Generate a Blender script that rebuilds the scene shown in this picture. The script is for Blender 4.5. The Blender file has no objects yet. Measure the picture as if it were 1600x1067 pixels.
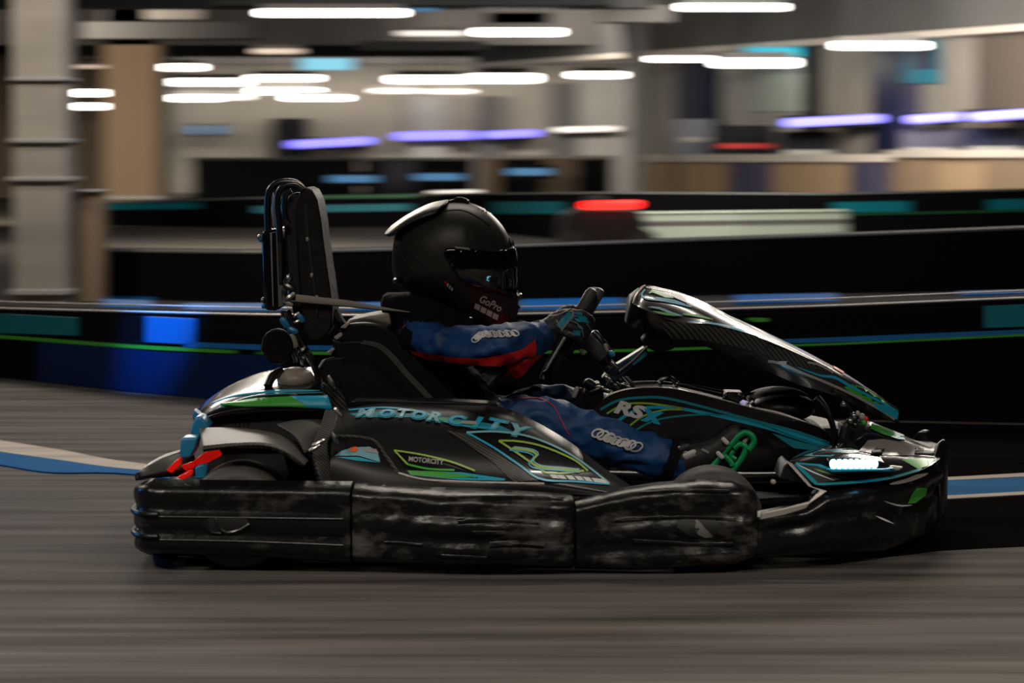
import bpy, bmesh, math, random
from mathutils import Vector, Matrix, noise, geometry
from mathutils.bvhtree import BVHTree
random.seed(7)
PI = math.pi
SC = bpy.context.scene
COL = SC.collection
# ------------------------------------------------------------------ camera, world, lights, exposure
F, CX, CY, YH, H, CAMY = 4160.0, 800.0, 533.5, 240.0, 1.03, -7.15
PITCH = math.atan((CY - YH) / F)
CAM = Vector((0, CAMY, H))
cd = bpy.data.cameras.new('camera'); cam = bpy.data.objects.new('camera', cd); COL.objects.link(cam)
cam.location = CAM; cam.rotation_euler = (PI / 2 - PITCH, 0, 0)
cd.sensor_width = 36; cd.lens = F / 1600 * 36; cd.clip_end = 300
cd.dof.use_dof = True; cd.dof.focus_distance = 6.95; cd.dof.aperture_fstop = 8.8; cd.dof.aperture_ratio = 0.13
SC.camera = cam
SC.view_settings.view_transform = 'Standard'; SC.view_settings.look = 'None'
SC.view_settings.exposure = 0.0; SC.view_settings.gamma = 1; SC.view_settings.use_curve_mapping = False
w = bpy.data.worlds.new('world'); SC.world = w; w.use_nodes = True
w.node_tree.nodes['Background'].inputs[0].default_value = (0.55, 0.6, 0.7, 1)
w.node_tree.nodes['Background'].inputs[1].default_value = 0.008

def area(name, loc, target, sx, sy, energy, color=(1, .93, .84), spread=180):
    l = bpy.data.lights.new(name, 'AREA'); l.shape = 'RECTANGLE'; l.size = sx; l.size_y = sy
    l.energy = energy; l.color = color; l.spread = math.radians(spread)
    o = bpy.data.objects.new(name, l); COL.objects.link(o); o.location = loc
    o.rotation_euler = (Vector(target) - Vector(loc)).to_track_quat('-Z', 'Y').to_euler()
    return o
WARM = (1, .9, .78)
area('ceiling_and_fill_light', (-2.2, 7.5, 3.3), (-.8, 0, 0), 2.4, .25, 190, WARM)
area('ceiling_and_fill_light', (2.4, 7.5, 3.3), (1.0, 0, 0), 2.4, .25, 190, WARM)
area('ceiling_and_fill_light', (0.2, 1.6, 3.3), (0.2, 0, 0), 2.2, .12, 44, WARM)
area('ceiling_and_fill_light', (-2.9, -3.8, 3.1), (-1.7, -2.5, 0), 1.2, .3, 27, WARM, 66)  # added fill aimed at the left foreground floor
area('ceiling_and_fill_light', (2.9, -3.8, 3.1), (1.7, -2.5, 0), 1.2, .3, 27, WARM, 66)  # added fill aimed at the right foreground floor
area('ceiling_and_fill_light', (-0.4, -3.2, 3.2), (-.1, .2, .6), 1.2, .3, 24, WARM)  # added camera-side fill for the driver
area('ceiling_and_fill_light', (-4.2, 2.0, 3.1), (-.9, 0, .5), 1.2, .2, 40, WARM)
area('ceiling_and_fill_light', (-5.5, 6.0, 3.1), (-3.2, 2.2, 0), 2.4, .2, 20, WARM)
area('ceiling_and_fill_light', (4, 16, 3.1), (4, 16, 0), 3, 1, 90, WARM)
area('ceiling_and_fill_light', (-3, 22, 3.1), (-3, 22, 0), 3, 1, 220, WARM)
area('ceiling_and_fill_light', (-8, 31, 3.1), (-7.5, 44, 1.3), 4, 1.0, 430, (1, .86, .7))  # added to brighten the brown column and left wall
area('ceiling_and_fill_light', (-3, 56.5, 3.2), (-3, 63, 1.2), 14, .6, 620, WARM)  # added wash behind the desks, brightens only the back wall
area('ceiling_and_fill_light', (1, 38, 3.1), (-1, 50, 0.2), 5, 1.0, 120, WARM)
area('ceiling_and_fill_light', (5, 25, 3.0), (7, 35, .7), 6, 1.0, 560, WARM)
area('ceiling_and_fill_light', (2.0, 20, 3.2), (1.9, 25, .3), 2, .5, 160, (.95, 1, .9))  # added to brighten the pale barrier
area('ceiling_and_fill_light', (-4.2, 8.4, 3.2), (-2.9, 11.5, 1.2), 1.5, .4, 70, (1, .86, .7))  # added to brighten the banded concrete column
area('ceiling_and_fill_light', (0.5, 9.6, 3.2), (0.5, 12.5, 0), 6, .3, 80, (.95, .95, 1))  # added to bring up the kerb blocks between the barriers
area('blue_lamp_light', (-3.6, 0.6, 1.0), (-1.0, 0, .3), .8, .8, 12, (.05, .35, 1))
sl = bpy.data.lights.new('added_blue_spot', 'SPOT'); sl.energy = 2400; sl.color = (.02, .28, 1); sl.spot_size = math.radians(9); sl.spot_blend = 1; sl.shadow_soft_size = .03  # added spot that makes the blue glow on the near barrier
so = bpy.data.objects.new('added_blue_spot', sl); COL.objects.link(so); so.location = (-1.45, 1.8, 3.3)
so.rotation_euler = (Vector((-1.47, 4.45, .08)) - so.location).to_track_quat('-Z', 'Y').to_euler()

# ------------------------------------------------------------------ pixel / place helpers
def ray(px, py):
    d = Vector(((px - CX) / F, (CY - py) / F, -1.0)); d.rotate(cam.rotation_euler); return d
def P(px, py, Y=0.0):
    d = ray(px, py); t = (Y - CAM.y) / d.y; return CAM + d * t
def PZ(px, py, z=0.0):
    d = ray(px, py); t = (z - CAM.z) / d.z; return CAM + d * t
def catmull(pts, n):
    """resample a list of tuples/Vectors by a Catmull-Rom spline to n points"""
    p = [Vector(q) for q in pts]; m = len(p)
    if m == 2: return [p[0].lerp(p[1], i / (n - 1)) for i in range(n)]
    out = []
    for i in range(n):
        t = i / (n - 1) * (m - 1); k = min(int(t), m - 2); u = t - k
        a, b, c, d = p[max(k - 1, 0)], p[k], p[k + 1], p[min(k + 2, m - 1)]
        out.append(.5 * ((2 * b) + (c - a) * u + (2 * a - 5 * b + 4 * c - d) * u * u + (3 * b - 3 * c + d - a) * u ** 3))
    return out
def interp(tab, x):
    if x <= tab[0][0]: return tab[0][1]
    for (a, b), (c, d) in zip(tab, tab[1:]):
        if x <= c: return b + (d - b) * (x - a) / (c - a)
    return tab[-1][1]

# ------------------------------------------------------------------ materials
MATS = {}
def mat(name, col, rough=.5, metal=0., coat=0., emit=None, es=0., bump=None, var=None, spec=None, alpha=None, trans=0.):
    m = bpy.data.materials.new(name); m.use_nodes = True; nt = m.node_tree; b = nt.nodes['Principled BSDF']
    b.inputs['Base Color'].default_value = (*col, 1); b.inputs['Roughness'].default_value = rough
    b.inputs['Metallic'].default_value = metal; b.inputs['Coat Weight'].default_value = coat; b.inputs['Coat Roughness'].default_value = .06
    if spec is not None: b.inputs['Specular IOR Level'].default_value = spec
    if trans: b.inputs['Transmission Weight'].default_value = trans
    if emit: b.inputs['Emission Color'].default_value = (*emit, 1); b.inputs['Emission Strength'].default_value = es
    tc = nt.nodes.new('ShaderNodeTexCoord')
    mp = nt.nodes.new('ShaderNodeMapping'); nt.links.new(tc.outputs['Object'], mp.inputs[0])
    if var:   # (scale, amount, stretch xyz)
        mp.inputs['Scale'].default_value = var[2] if len(var) > 2 else (1, 1, 1)
        n = nt.nodes.new('ShaderNodeTexNoise'); n.inputs['Scale'].default_value = var[0]; n.inputs['Detail'].default_value = 6
        nt.links.new(mp.outputs[0], n.inputs['Vector'])
        r = nt.nodes.new('ShaderNodeMapRange'); r.inputs['From Min'].default_value = .3; r.inputs['From Max'].default_value = .7
        r.inputs['To Min'].default_value = 1 - var[1]; r.inputs['To Max'].default_value = 1 + var[1]
        nt.links.new(n.outputs['Fac'], r.inputs[0])
        mx = nt.nodes.new('ShaderNodeVectorMath'); mx.operation = 'SCALE'; mx.inputs[0].default_value = col
        nt.links.new(r.outputs[0], mx.inputs['Scale']); nt.links.new(mx.outputs[0], b.inputs['Base Color'])
    if bump:  # (scale, strength, distance)
        n = nt.nodes.new('ShaderNodeTexNoise'); n.inputs['Scale'].default_value = bump[0]; n.inputs['Detail'].default_value = 5
        nt.links.new(mp.outputs[0] if len(bump) > 3 else tc.outputs['Object'], n.inputs['Vector'])
        bp = nt.nodes.new('ShaderNodeBump'); bp.inputs['Strength'].default_value = bump[1]; bp.inputs['Distance'].default_value = bump[2]
        nt.links.new(n.outputs['Fac'], bp.inputs['Height']); nt.links.new(bp.outputs[0], b.inputs['Normal'])
    MATS[name] = m; return m
def carbon(name, c0, c1, scale=170):
    m = mat(name, c0, .5, spec=.2); nt = m.node_tree; b = nt.nodes['Principled BSDF']
    tc = [n for n in nt.nodes if n.type == 'TEX_COORD'][0]
    wv = nt.nodes.new('ShaderNodeTexWave'); wv.bands_direction = 'DIAGONAL'; wv.inputs['Scale'].default_value = scale / 5; wv.inputs['Distortion'].default_value = .3
    nt.links.new(tc.outputs['Object'], wv.inputs['Vector'])
    mx = nt.nodes.new('ShaderNodeMix'); mx.data_type = 'RGBA'
    mx.inputs[6].default_value = (*c0, 1); mx.inputs[7].default_value = (*c1, 1)
    nt.links.new(wv.outputs['Fac'], mx.inputs[0]); nt.links.new(mx.outputs[2], b.inputs['Base Color'])
    return m
M = MATS
def scuffed(name, base, worn, lo, hi):
    m = mat(name, base, .3, spec=.4, bump=(30, .4, .006)); nt = m.node_tree; b = nt.nodes['Principled BSDF']
    mp = [n for n in nt.nodes if n.type == 'MAPPING'][0]; mp.inputs['Scale'].default_value = (.7, 1, 1.5); mp.inputs['Rotation'].default_value = (0, .35, 0)
    n = nt.nodes.new('ShaderNodeTexNoise'); n.inputs['Scale'].default_value = 13; n.inputs['Detail'].default_value = 9; n.inputs['Roughness'].default_value = .65
    nt.links.new(mp.outputs[0], n.inputs['Vector'])
    r = nt.nodes.new('ShaderNodeMapRange'); r.inputs['From Min'].default_value = lo; r.inputs['From Max'].default_value = hi; nt.links.new(n.outputs['Fac'], r.inputs[0])
    mx = nt.nodes.new('ShaderNodeMix'); mx.data_type = 'RGBA'; mx.inputs[6].default_value = (*base, 1); mx.inputs[7].default_value = (*worn, 1)
    nt.links.new(r.outputs[0], mx.inputs[0]); nt.links.new(mx.outputs[2], b.inputs['Base Color'])
scuffed('bumper_scuffed', (.005, .005, .005), (.085, .08, .075), .50, .68)
scuffed('bumper_worn', (.005, .005, .005), (.06, .057, .054), .55, .72)
mat('recess_dark', (.004, .007, .012), .5, spec=.2)
mat('dome_sheen', (.30, .26, .22), .4)  # light reflected by the dome is put into its colour
mat('wall_dim_brown', (.13, .105, .085), .7)
mat('barrier_glow_blue', (.001, .018, .075), .5, spec=.2)
mat('gloss_black', (.006, .006, .007), .2, coat=.6)
mat('satin_black', (.007, .007, .007), .36, spec=.22)
mat('bumper_black', (.005, .005, .005), .34, spec=.35, bump=(22, .35, .008))
mat('rubber', (.016, .015, .015), .85, spec=.3)
mat('pad_black', (.016, .015, .014), .6, spec=.2, bump=(26, .8, .008))
mat('tyre', (.055, .051, .047), .6, var=(30, .2))
mat('matt_black', (.012, .012, .012), .62)
mat('seat_black', (.006, .007, .008), .5, spec=.2, bump=(60, .3, .002))
mat('pad_grey', (.05, .048, .045), .55, bump=(40, .3, .004))
mat('steel', (.35, .34, .33), .25, 1)
mat('dark_steel', (.10, .10, .10), .3, 1)
mat('strap', (.36, .32, .28), .7)
mat('silver_trim', (.42, .38, .35), .38, .3)
mat('nose_lit_grey', (.2, .185, .17), .42, bump=(50, .2, .003))
mat('helmet_black', (.028, .026, .024), .42, spec=.3, bump=(300, .05, .001))
mat('visor', (.004, .004, .005), .05, coat=1)
mat('white', (.75, .75, .75), .5)
mat('decal_white', (.6, .6, .6), .5)
mat('decal_grey', (.28, .28, .27), .5)
mat('cyan', (.01, .35, .55), .4)
mat('teal', (.01, .22, .28), .4)
mat('pale_blue', (.18, .42, .5), .4)
mat('green', (.05, .36, .04), .4)
mat('lime', (.26, .45, .05), .4)
mat('orange', (.8, .12, .02), .4)
mat('red', (.75, .015, .01), .5)
mat('suit_blue', (.004, .048, .17), .6, bump=(18, .6, .012), var=(9, .35))
mat('suit_red', (.6, .010, .008), .55, bump=(25, .5, .008))
mat('suit_black', (.008, .008, .01), .9, spec=.08, bump=(30, .7, .008))
mat('suit_piping', (.45, .01, .06), .5)
mat('glove_black', (.02, .02, .022), .55, bump=(70, .4, .003))
mat('glove_grey', (.25, .25, .25), .5)
mat('glove_blue', (.01, .28, .42), .5)
mat('pedal_green', (.0, .33, .1), .4)
mat('skin', (.45, .28, .2), .6)
mat('red_lens', (.5, .004, .002), .2, emit=(1, .01, .005), es=.3)
mat('headlight', (.6, .9, 1), .3, emit=(.3, .75, 1), es=9)
mat('blue_tint', (.02, .22, .42), .35)
mat('suede', (.08, .08, .078), .5)
carbon('carbon', (.01, .01, .01), (.075, .07, .062), 230)
carbon('carbon_pale', (.03, .028, .025), (.11, .10, .09), 260)
# place materials
mat('asphalt', (.078, .070, .063), .9, spec=.1, var=(3.2, .55, (.22, 3.0, 1)), bump=(60, .3, .004))
mat('floor_black', (.005, .005, .005), 1.0, spec=.0, var=(3, .3, (.3, 2, 1)))
mat('paint_white', (.42, .37, .32), .9, spec=.1, var=(4, .2, (.3, 2, 1)))
mat('paint_blue', (.01, .10, .26), .95, spec=.05, var=(4, .2, (.3, 2, 1)))
mat('barrier_black', (.006, .005, .006), .9, spec=.03)
mat('barrier_edge', (.8, .74, .7), .35)
mat('barrier_edge_grey', (.2, .19, .18), .4)
mat('barrier_blue', (.01, .16, .42), .4)
mat('kerb_blue', (.0, .15, .5), .5, spec=.2)
mat('barrier_teal', (.005, .2, .25), .4)
mat('barrier_green', (.07, .42, .03), .4)
mat('barrier_green_dim', (.02, .13, .04), .5)  # same green as the near stripe, darkened for the dimmer far end
mat('barrier_pale', (.7, .74, .6), .5)
mat('wall_beige', (.34, .31, .27), .7, var=(.5, .15))
mat('wall_brown', (.24, .17, .11), .7, var=(.5, .15))
mat('wall_grey', (.10, .10, .098), .7, var=(.6, .2))
mat('wall_pale', (.36, .35, .33), .7)
mat('ceiling_dark', (.035, .032, .03), .8, var=(.6, .5))
mat('duct_dark', (.02, .02, .02), .6)
mat('duct_grey', (.16, .15, .14), .5)
mat('column_concrete', (.33, .30, .26), .7, var=(3, .25, (.2, .2, 1)))
mat('column_brown', (.26, .18, .11), .7)
mat('counter_wood', (.36, .25, .15), .6)
mat('counter_top', (.62, .56, .5), .4)
mat('counter_navy', (.07, .065, .12), .5)
mat('dark_panel', (.01, .01, .013), .8, spec=.2)
mat('navy_panel', (.015, .02, .06), .4)
mat('poster_teal', (.02, .2, .3), .5)
mat('window_green', (.4, .46, .4), .4)
mat('lamp_white', (1, 1, 1), .5, emit=(1, .95, .86), es=7)
mat('lamp_dim', (1, 1, 1), .5, emit=(1, .9, .78), es=.75)
mat('lamp_faint', (1, 1, 1), .5, emit=(1, .72, .52), es=.45)
mat('led_violet', (.2, .2, 1), .5, emit=(.22, .19, 1), es=1.6)
mat('led_violet_bright', (.2, .2, 1), .5, emit=(.3, .27, 1), es=1.9)
mat('screen_cyan', (.1, .4, .5), .5, emit=(.3, .75, .95), es=.85)
mat('screen_blue', (.05, .2, .4), .5, emit=(.1, .27, .5), es=.6)
mat('sign_cyan', (.02, .4, .5), .5, emit=(.02, .5, .7), es=.8)
mat('tail_red', (.6, 0, 0), .4, emit=(1, .015, .01), es=4)

# ------------------------------------------------------------------ mesh builder
ORG = {}
def tag(o, label=None, cat=None, group=None, kind=None):
    for k, v in (('label', label), ('category', cat), ('group', group), ('kind', kind)):
        if v: o[k] = v
    return o
def empty(name, loc, label, cat, group=None):
    o = bpy.data.objects.new(name, None); COL.objects.link(o); o.location = loc; o.empty_display_size = .1
    ORG[o.name] = Vector(loc); return tag(o, label, cat, group)
class MB:
    def __init__(s): s.v = []; s.f = []; s.m = []; s.mi = 0; s.bvh = None
    def add(s, vs, fs, mi=None):
        b = len(s.v); s.v += [Vector(q) for q in vs]; s.f += [tuple(b + i for i in f) for f in fs]
        s.m += [s.mi if mi is None else mi] * len(fs); return s
    def box(s, lo, hi, mi=None, rot=None, bev=0):
        x0, y0, z0 = lo; x1, y1, z1 = hi
        vs = [Vector((x, y, z)) for x in (x0, x1) for y in (y0, y1) for z in (z0, z1)]
        if rot is not None:
            c = (Vector(lo) + Vector(hi)) / 2; vs = [rot @ (q - c) + c for q in vs]
        return s.add(vs, [(0, 1, 3, 2), (4, 6, 7, 5), (0, 4, 5, 1), (2, 3, 7, 6), (0, 2, 6, 4), (1, 5, 7, 3)], mi)
    def prism(s, pts, d, mi=None):
        """closed polygon of Vectors swept by vector d"""
        n = len(pts); d = Vector(d); vs = [Vector(p) for p in pts] + [Vector(p) + d for p in pts]
        return s.add(vs, [tuple(range(n))[::-1], tuple(range(n, 2 * n))] + [(i, (i + 1) % n, n + (i + 1) % n, n + i) for i in range(n)], mi)
    def slab(s, px, y0, y1, mi=None):
        return s.prism([P(a, b, y0) for a, b in px], (0, y1 - y0, 0), mi)
    def loft(s, rings, mi=None, cap=True, closed=True):
        n = len(rings[0]); vs = [q for r in rings for q in r]; fs = []
        for k in range(len(rings) - 1):
            for i in range(n if closed else n - 1):
                j = (i + 1) % n; fs.append((k * n + i, k * n + j, (k + 1) * n + j, (k + 1) * n + i))
        if cap and closed: fs += [tuple(range(n))[::-1], tuple((len(rings) - 1) * n + i for i in range(n))]
        return s.add(vs, fs, mi)
    def tube(s, pts, r, seg=10, mi=None, smooth=0, closed=False, flat=1.0, up=None, round_ends=False):
        p = [Vector(q) for q in pts]
        rr = list(r) if isinstance(r, (list, tuple)) else [r] * len(p)
        if smooth:
            q = catmull([(*a, b) for a, b in [((x.x, x.y, x.z), c) for x, c in zip(p, rr)]], smooth) if False else None
            pp = catmull(p, smooth); rr = [interp(list(enumerate(rr)), i / (smooth - 1) * (len(rr) - 1)) for i in range(smooth)]; p = pp
        if round_ends:
            a = (p[0] - p[1]).normalized(); b = (p[-1] - p[-2]).normalized(); r0, r1 = rr[0], rr[-1]
            p = [p[0] + a * r0 * .95, p[0] + a * r0 * .75] + p + [p[-1] + b * r1 * .75, p[-1] + b * r1 * .95]
            rr = [r0 * .2, r0 * .7] + rr + [r1 * .7, r1 * .2]
        n = len(p); rings = []; N = None
        for i in range(n):
            t = ((p[(i + 1) % n] - p[i - 1]) if closed else (p[min(i + 1, n - 1)] - p[max(i - 1, 0)])).normalized()
            if N is None:
                N = Vector(up) if up else (Vector((0, 1, 0)) if abs(t.y) < .9 else Vector((1, 0, 0)))
            N = (N - t * N.dot(t)).normalized(); B = t.cross(N)
            rings.append([p[i] + (N * math.cos(a) * flat + B * math.sin(a)) * rr[i] for a in [2 * PI * k / seg for k in range(seg)]])
        if closed: rings.append(rings[0]); return s.loft(rings, mi, cap=False)
        return s.loft(rings, mi)
    def ell(s, c, rx, ry, rz, mi=None, rot=None, nu=20, nv=12):
        c = Vector(c); vs = []; fs = []
        for j in range(nv + 1):
            t = PI * j / nv
            for i in range(nu):
                a = 2 * PI * i / nu; q = Vector((rx * math.sin(t) * math.cos(a), ry * math.sin(t) * math.sin(a), rz * math.cos(t)))
                vs.append(c + (rot @ q if rot is not None else q))
        for j in range(nv):
            for i in range(nu):
                fs.append((j * nu + i, j * nu + (i + 1) % nu, (j + 1) * nu + (i + 1) % nu, (j + 1) * nu + i))
        return s.add(vs, fs, mi)
    def sheet(s, rows, nc=24, nr=12, mi=None, mirror=False, both=False):
        """rows of (px,py,Y) -> smooth surface; mirror=True adds the y -> -y twin; both: build the twin only"""
        W = [catmull([P(*q) for q in r], nc) for r in rows]
        cols = [catmull([W[k][i] for k in range(len(W))], nr) for i in range(nc)]
        vs = [cols[i][j] for i in range(nc) for j in range(nr)]
        fs = [(i * nr + j, i * nr + j + 1, (i + 1) * nr + j + 1, (i + 1) * nr + j) for i in range(nc - 1) for j in range(nr - 1)]
        if not both: s.add(vs, fs, mi)
        if mirror or both: s.add([Vector((q.x, -q.y, q.z)) for q in vs], [f[::-1] for f in fs], mi)
        return s
    # ---- decals: laid on the surface that is already there
    def freeze(s):
        s.bvh = BVHTree.FromPolygons(s.v, s.f); return s
    def hit(s, px, py, off=.0015):
        d = ray(px, py).normalized(); loc, n, i, t = s.bvh.ray_cast(CAM, d)
        if loc is None:
            a = CAM + d * getattr(s, 'last', 6.8); loc, n, i, t = s.bvh.find_nearest(a)
            if n.dot(d) > 0: n = -n
            return loc + n * off
        s.last = t
        if n.dot(d) > 0: n = -n
        return loc + (n - d).normalized() * off
    def stroke(s, pts, wd, mi, n=None, off=.0015, taper=False):
        L = sum((Vector(a) - Vector(b)).length for a, b in zip(pts, pts[1:]))
        n = n or max(3, int(L / 7)); q = catmull([Vector((a, b)) for a, b in pts], n) if len(pts) > 2 and taper is not None else catmull([Vector((a, b)) for a, b in pts], n)
        vs = []
        for i in range(n):
            t = (q[min(i + 1, n - 1)] - q[max(i - 1, 0)]).normalized(); nn = Vector((-t.y, t.x))
            ww = wd / 2 * ((1 - .85 * abs(2 * i / (n - 1) - 1) ** 2) if taper else 1)
            for k in (-1, 0, 1): a = q[i] + nn * ww * k; vs.append(s.hit(a.x, a.y, off))
        return s.add(vs, [(3 * i + k, 3 * i + k + 1, 3 * i + k + 4, 3 * i + k + 3) for i in range(n - 1) for k in (0, 1)], mi)
    def poly(s, pts, mi, off=.0015, step=8):
        """filled decal polygon, triangulated finely and laid on the surface"""
        edge = []
        for (a, b), (c, d) in zip(pts, pts[1:] + pts[:1]):
            k = max(1, int(math.hypot(c - a, d - b) / step)); edge += [Vector((a + (c - a) * i / k, b + (d - b) * i / k)) for i in range(k)]
        xs = [p.x for p in edge]; ys = [p.y for p in edge]; ins = []
        y = min(ys) + step * .5
        while y < max(ys):
            x = min(xs) + step * .5
            while x < max(xs): ins.append(Vector((x, y))); x += step
            y += step
        ne = len(edge)
        r = geometry.delaunay_2d_cdt(edge + ins, [], [list(range(ne))], 1, 1e-4)
        return s.add([s.hit(q.x, q.y, off) for q in r[0]], [tuple(f) for f in r[2]], mi)
    def text(s, string, x, y, size, ang, mi, shear=0., sx=1., off=.0018, curve=None):
        vs, fs = glyphs(string); c, sn = math.cos(math.radians(ang)), math.sin(math.radians(ang)); out = []
        for vx, vy in vs:
            a = vx * size * sx + vy * size * shear; b = -vy * size
            if curve: b += curve * a * a
            out.append(s.hit(x + a * c - b * sn, y + a * sn + b * c, off))
        return s.add(out, fs, mi)
    def marks(s, path, n, ht, wd, mi, off=.003, slant=.5, ring=True):
        """a row of unreadable blurred letter marks along a path"""
        q = catmull([Vector(a) for a in path], 2 * n + 1)
        for k in range(n):
            c = q[2 * k + 1]; t = (q[2 * k + 2] - q[2 * k]).normalized(); u = Vector((-t.y, t.x))
            E = lambda a, r: c + t * (wd / 2 * r * math.cos(a) - slant * ht / 2 * math.sin(a)) + u * ht / 2 * r * math.sin(a)
            if ring:
                pts = [E(2 * PI * j / 12, 1.) for j in range(13)]; s.stroke([(p.x, p.y) for p in pts], ht * .2, mi, n=16, off=off)
            else:
                s.poly([tuple((c + t * (a * wd / 2 - slant * b * ht / 2) + u * b * ht / 2)) for a, b in ((-1, -1), (.8, -1), (1, 1), (-.8, 1))], mi, off, step=4)
        return s
    def bead(s, pts, r, mi=None, n=None, off=0., seg=6, closed=False):
        L = sum((Vector(a) - Vector(b)).length for a, b in zip(pts, pts[1:])); n = n or max(4, int(L / 8))
        q = catmull([Vector(a) for a in pts], n); return s.tube([s.hit(a.x, a.y, off) for a in q], r, seg, mi, closed=closed)
    def build(s, name, mats, parent=None, bevel=0, solid=0, sub=0, sharp=40, mirror=False, segs=2, origin=None, soff=-1):
        mats = [mats] if isinstance(mats, str) else mats
        org = ORG[parent.name] if parent else origin
        if org is None:
            lo = Vector([min(q[i] for q in s.v) for i in range(3)]); hi = Vector([max(q[i] for q in s.v) for i in range(3)])
            org = Vector(((lo.x + hi.x) / 2, (lo.y + hi.y) / 2, lo.z))
        vs, fs, ms = list(s.v), list(s.f), list(s.m)
        if mirror:
            n = len(vs); vs += [Vector((q.x, -q.y, q.z)) for q in vs]; fs += [tuple(n + i for i in f[::-1]) for f in s.f]; ms += s.m
        me = bpy.data.meshes.new(name); me.from_pydata([q - org for q in vs], [], fs); me.update()
        for m_ in mats: me.materials.append(M[m_])
        me.polygons.foreach_set('material_index', [min(k, len(mats) - 1) for k in ms])
        if not solid:
            bm = bmesh.new(); bm.from_mesh(me); bmesh.ops.recalc_face_normals(bm, faces=bm.faces); bm.to_mesh(me); bm.free()
        me.shade_smooth()
        if sharp: me.set_sharp_from_angle(angle=math.radians(sharp))
        o = bpy.data.objects.new(name, me); COL.objects.link(o)
        if parent: o.parent = parent
        else: o.location = org
        ORG[o.name] = Vector(org)
        if solid:
            md = o.modifiers.new('Solidify', 'SOLIDIFY'); md.thickness = solid; md.offset = soff
        if bevel:
            md = o.modifiers.new('Bevel', 'BEVEL'); md.width = bevel; md.segments = segs; md.limit_method = 'ANGLE'; md.angle_limit = math.radians(40)
        if sub:
            md = o.modifiers.new('Subdivision', 'SUBSURF'); md.levels = sub; md.render_levels = sub
        return o
GL = {}
def glyphs(string):
    if string not in GL:
        c = bpy.data.curves.new('lettering', 'FONT'); c.body = string; c.size = 1; c.resolution_u = 3; c.offset = .05 if len(string) == 1 else .022
        o = bpy.data.objects.new('lettering', c); COL.objects.link(o); dg = bpy.context.evaluated_depsgraph_get()
        me = bpy.data.meshes.new_from_object(o.evaluated_get(dg)); bpy.data.objects.remove(o); bpy.data.curves.remove(c)
        GL[string] = ([(v.co.x, v.co.y) for v in me.vertices], [tuple(p.vertices) for p in me.polygons]); bpy.data.meshes.remove(me)
    return GL[string]
def fuse(mb, voxel, smooth=4):
    """melt the overlapping solids of a builder into one continuous skin"""
    o = mb.build('temporary', 'white', origin=Vector((0, 0, 0)), sharp=0)
    md = o.modifiers.new('Remesh', 'REMESH'); md.mode = 'VOXEL'; md.voxel_size = voxel
    sm = o.modifiers.new('Smooth', 'SMOOTH'); sm.factor = .5; sm.iterations = smooth
    me = bpy.data.meshes.new_from_object(o.evaluated_get(bpy.context.evaluated_depsgraph_get()))
    r = MB(); r.v = [v.co.copy() for v in me.vertices]; r.f = [tuple(p.vertices) for p in me.polygons]; r.m = [0] * len(r.f)
    nr = [v.normal.copy() for v in me.vertices]; od = o.data; bpy.data.objects.remove(o); bpy.data.meshes.remove(od); bpy.data.meshes.remove(me)
    return r, nr
# ================================================================== THE HALL
def D2Y(D): return D + CAMY
def st(o): o['kind'] = 'structure'; return o
mb = MB().box((-40, -12, -.2), (40, 85, 0)); st(mb.build('floor', 'asphalt', origin=Vector((0, 0, 0))))
mb = MB().box((-40, -12, 3.6), (40, 85, 3.8)); st(mb.build('ceiling', 'ceiling_dark'))
def zat(py, D): return P(800, py, D2Y(D)).z
def xat(px, D): return P(px, 400, D2Y(D)).x
def pbox(mb, x0, y0, x1, y1, D, th, mi=None, D1=None, z0=None, z1=None):
    """upright panel facing the track: from pixel column x0 (distance D) to x1 (distance D1)"""
    D1 = D if D1 is None else D1
    a0, a1 = P(x0, y0, D2Y(D)), P(x0, y1, D2Y(D)); b0, b1 = P(x1, y0, D2Y(D1)), P(x1, y1, D2Y(D1))
    if z0 is not None: a1.z = b1.z = z0
    if z1 is not None: a0.z = b0.z = z1
    return mb.prism([a1, b1, b0, a0], (0, th, 0), mi)

# back wall and left wall
mb = MB(); pbox(mb, 200, 100, 1100, 300, 70, .3, 0, z0=0, z1=3.6); st(mb.build('wall_back', 'wall_beige'))
mb = MB(); pbox(mb, -200, 100, 215, 300, 62, .3, 0, z0=0, z1=3.6); st(mb.build('wall_left', 'wall_brown'))
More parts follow.
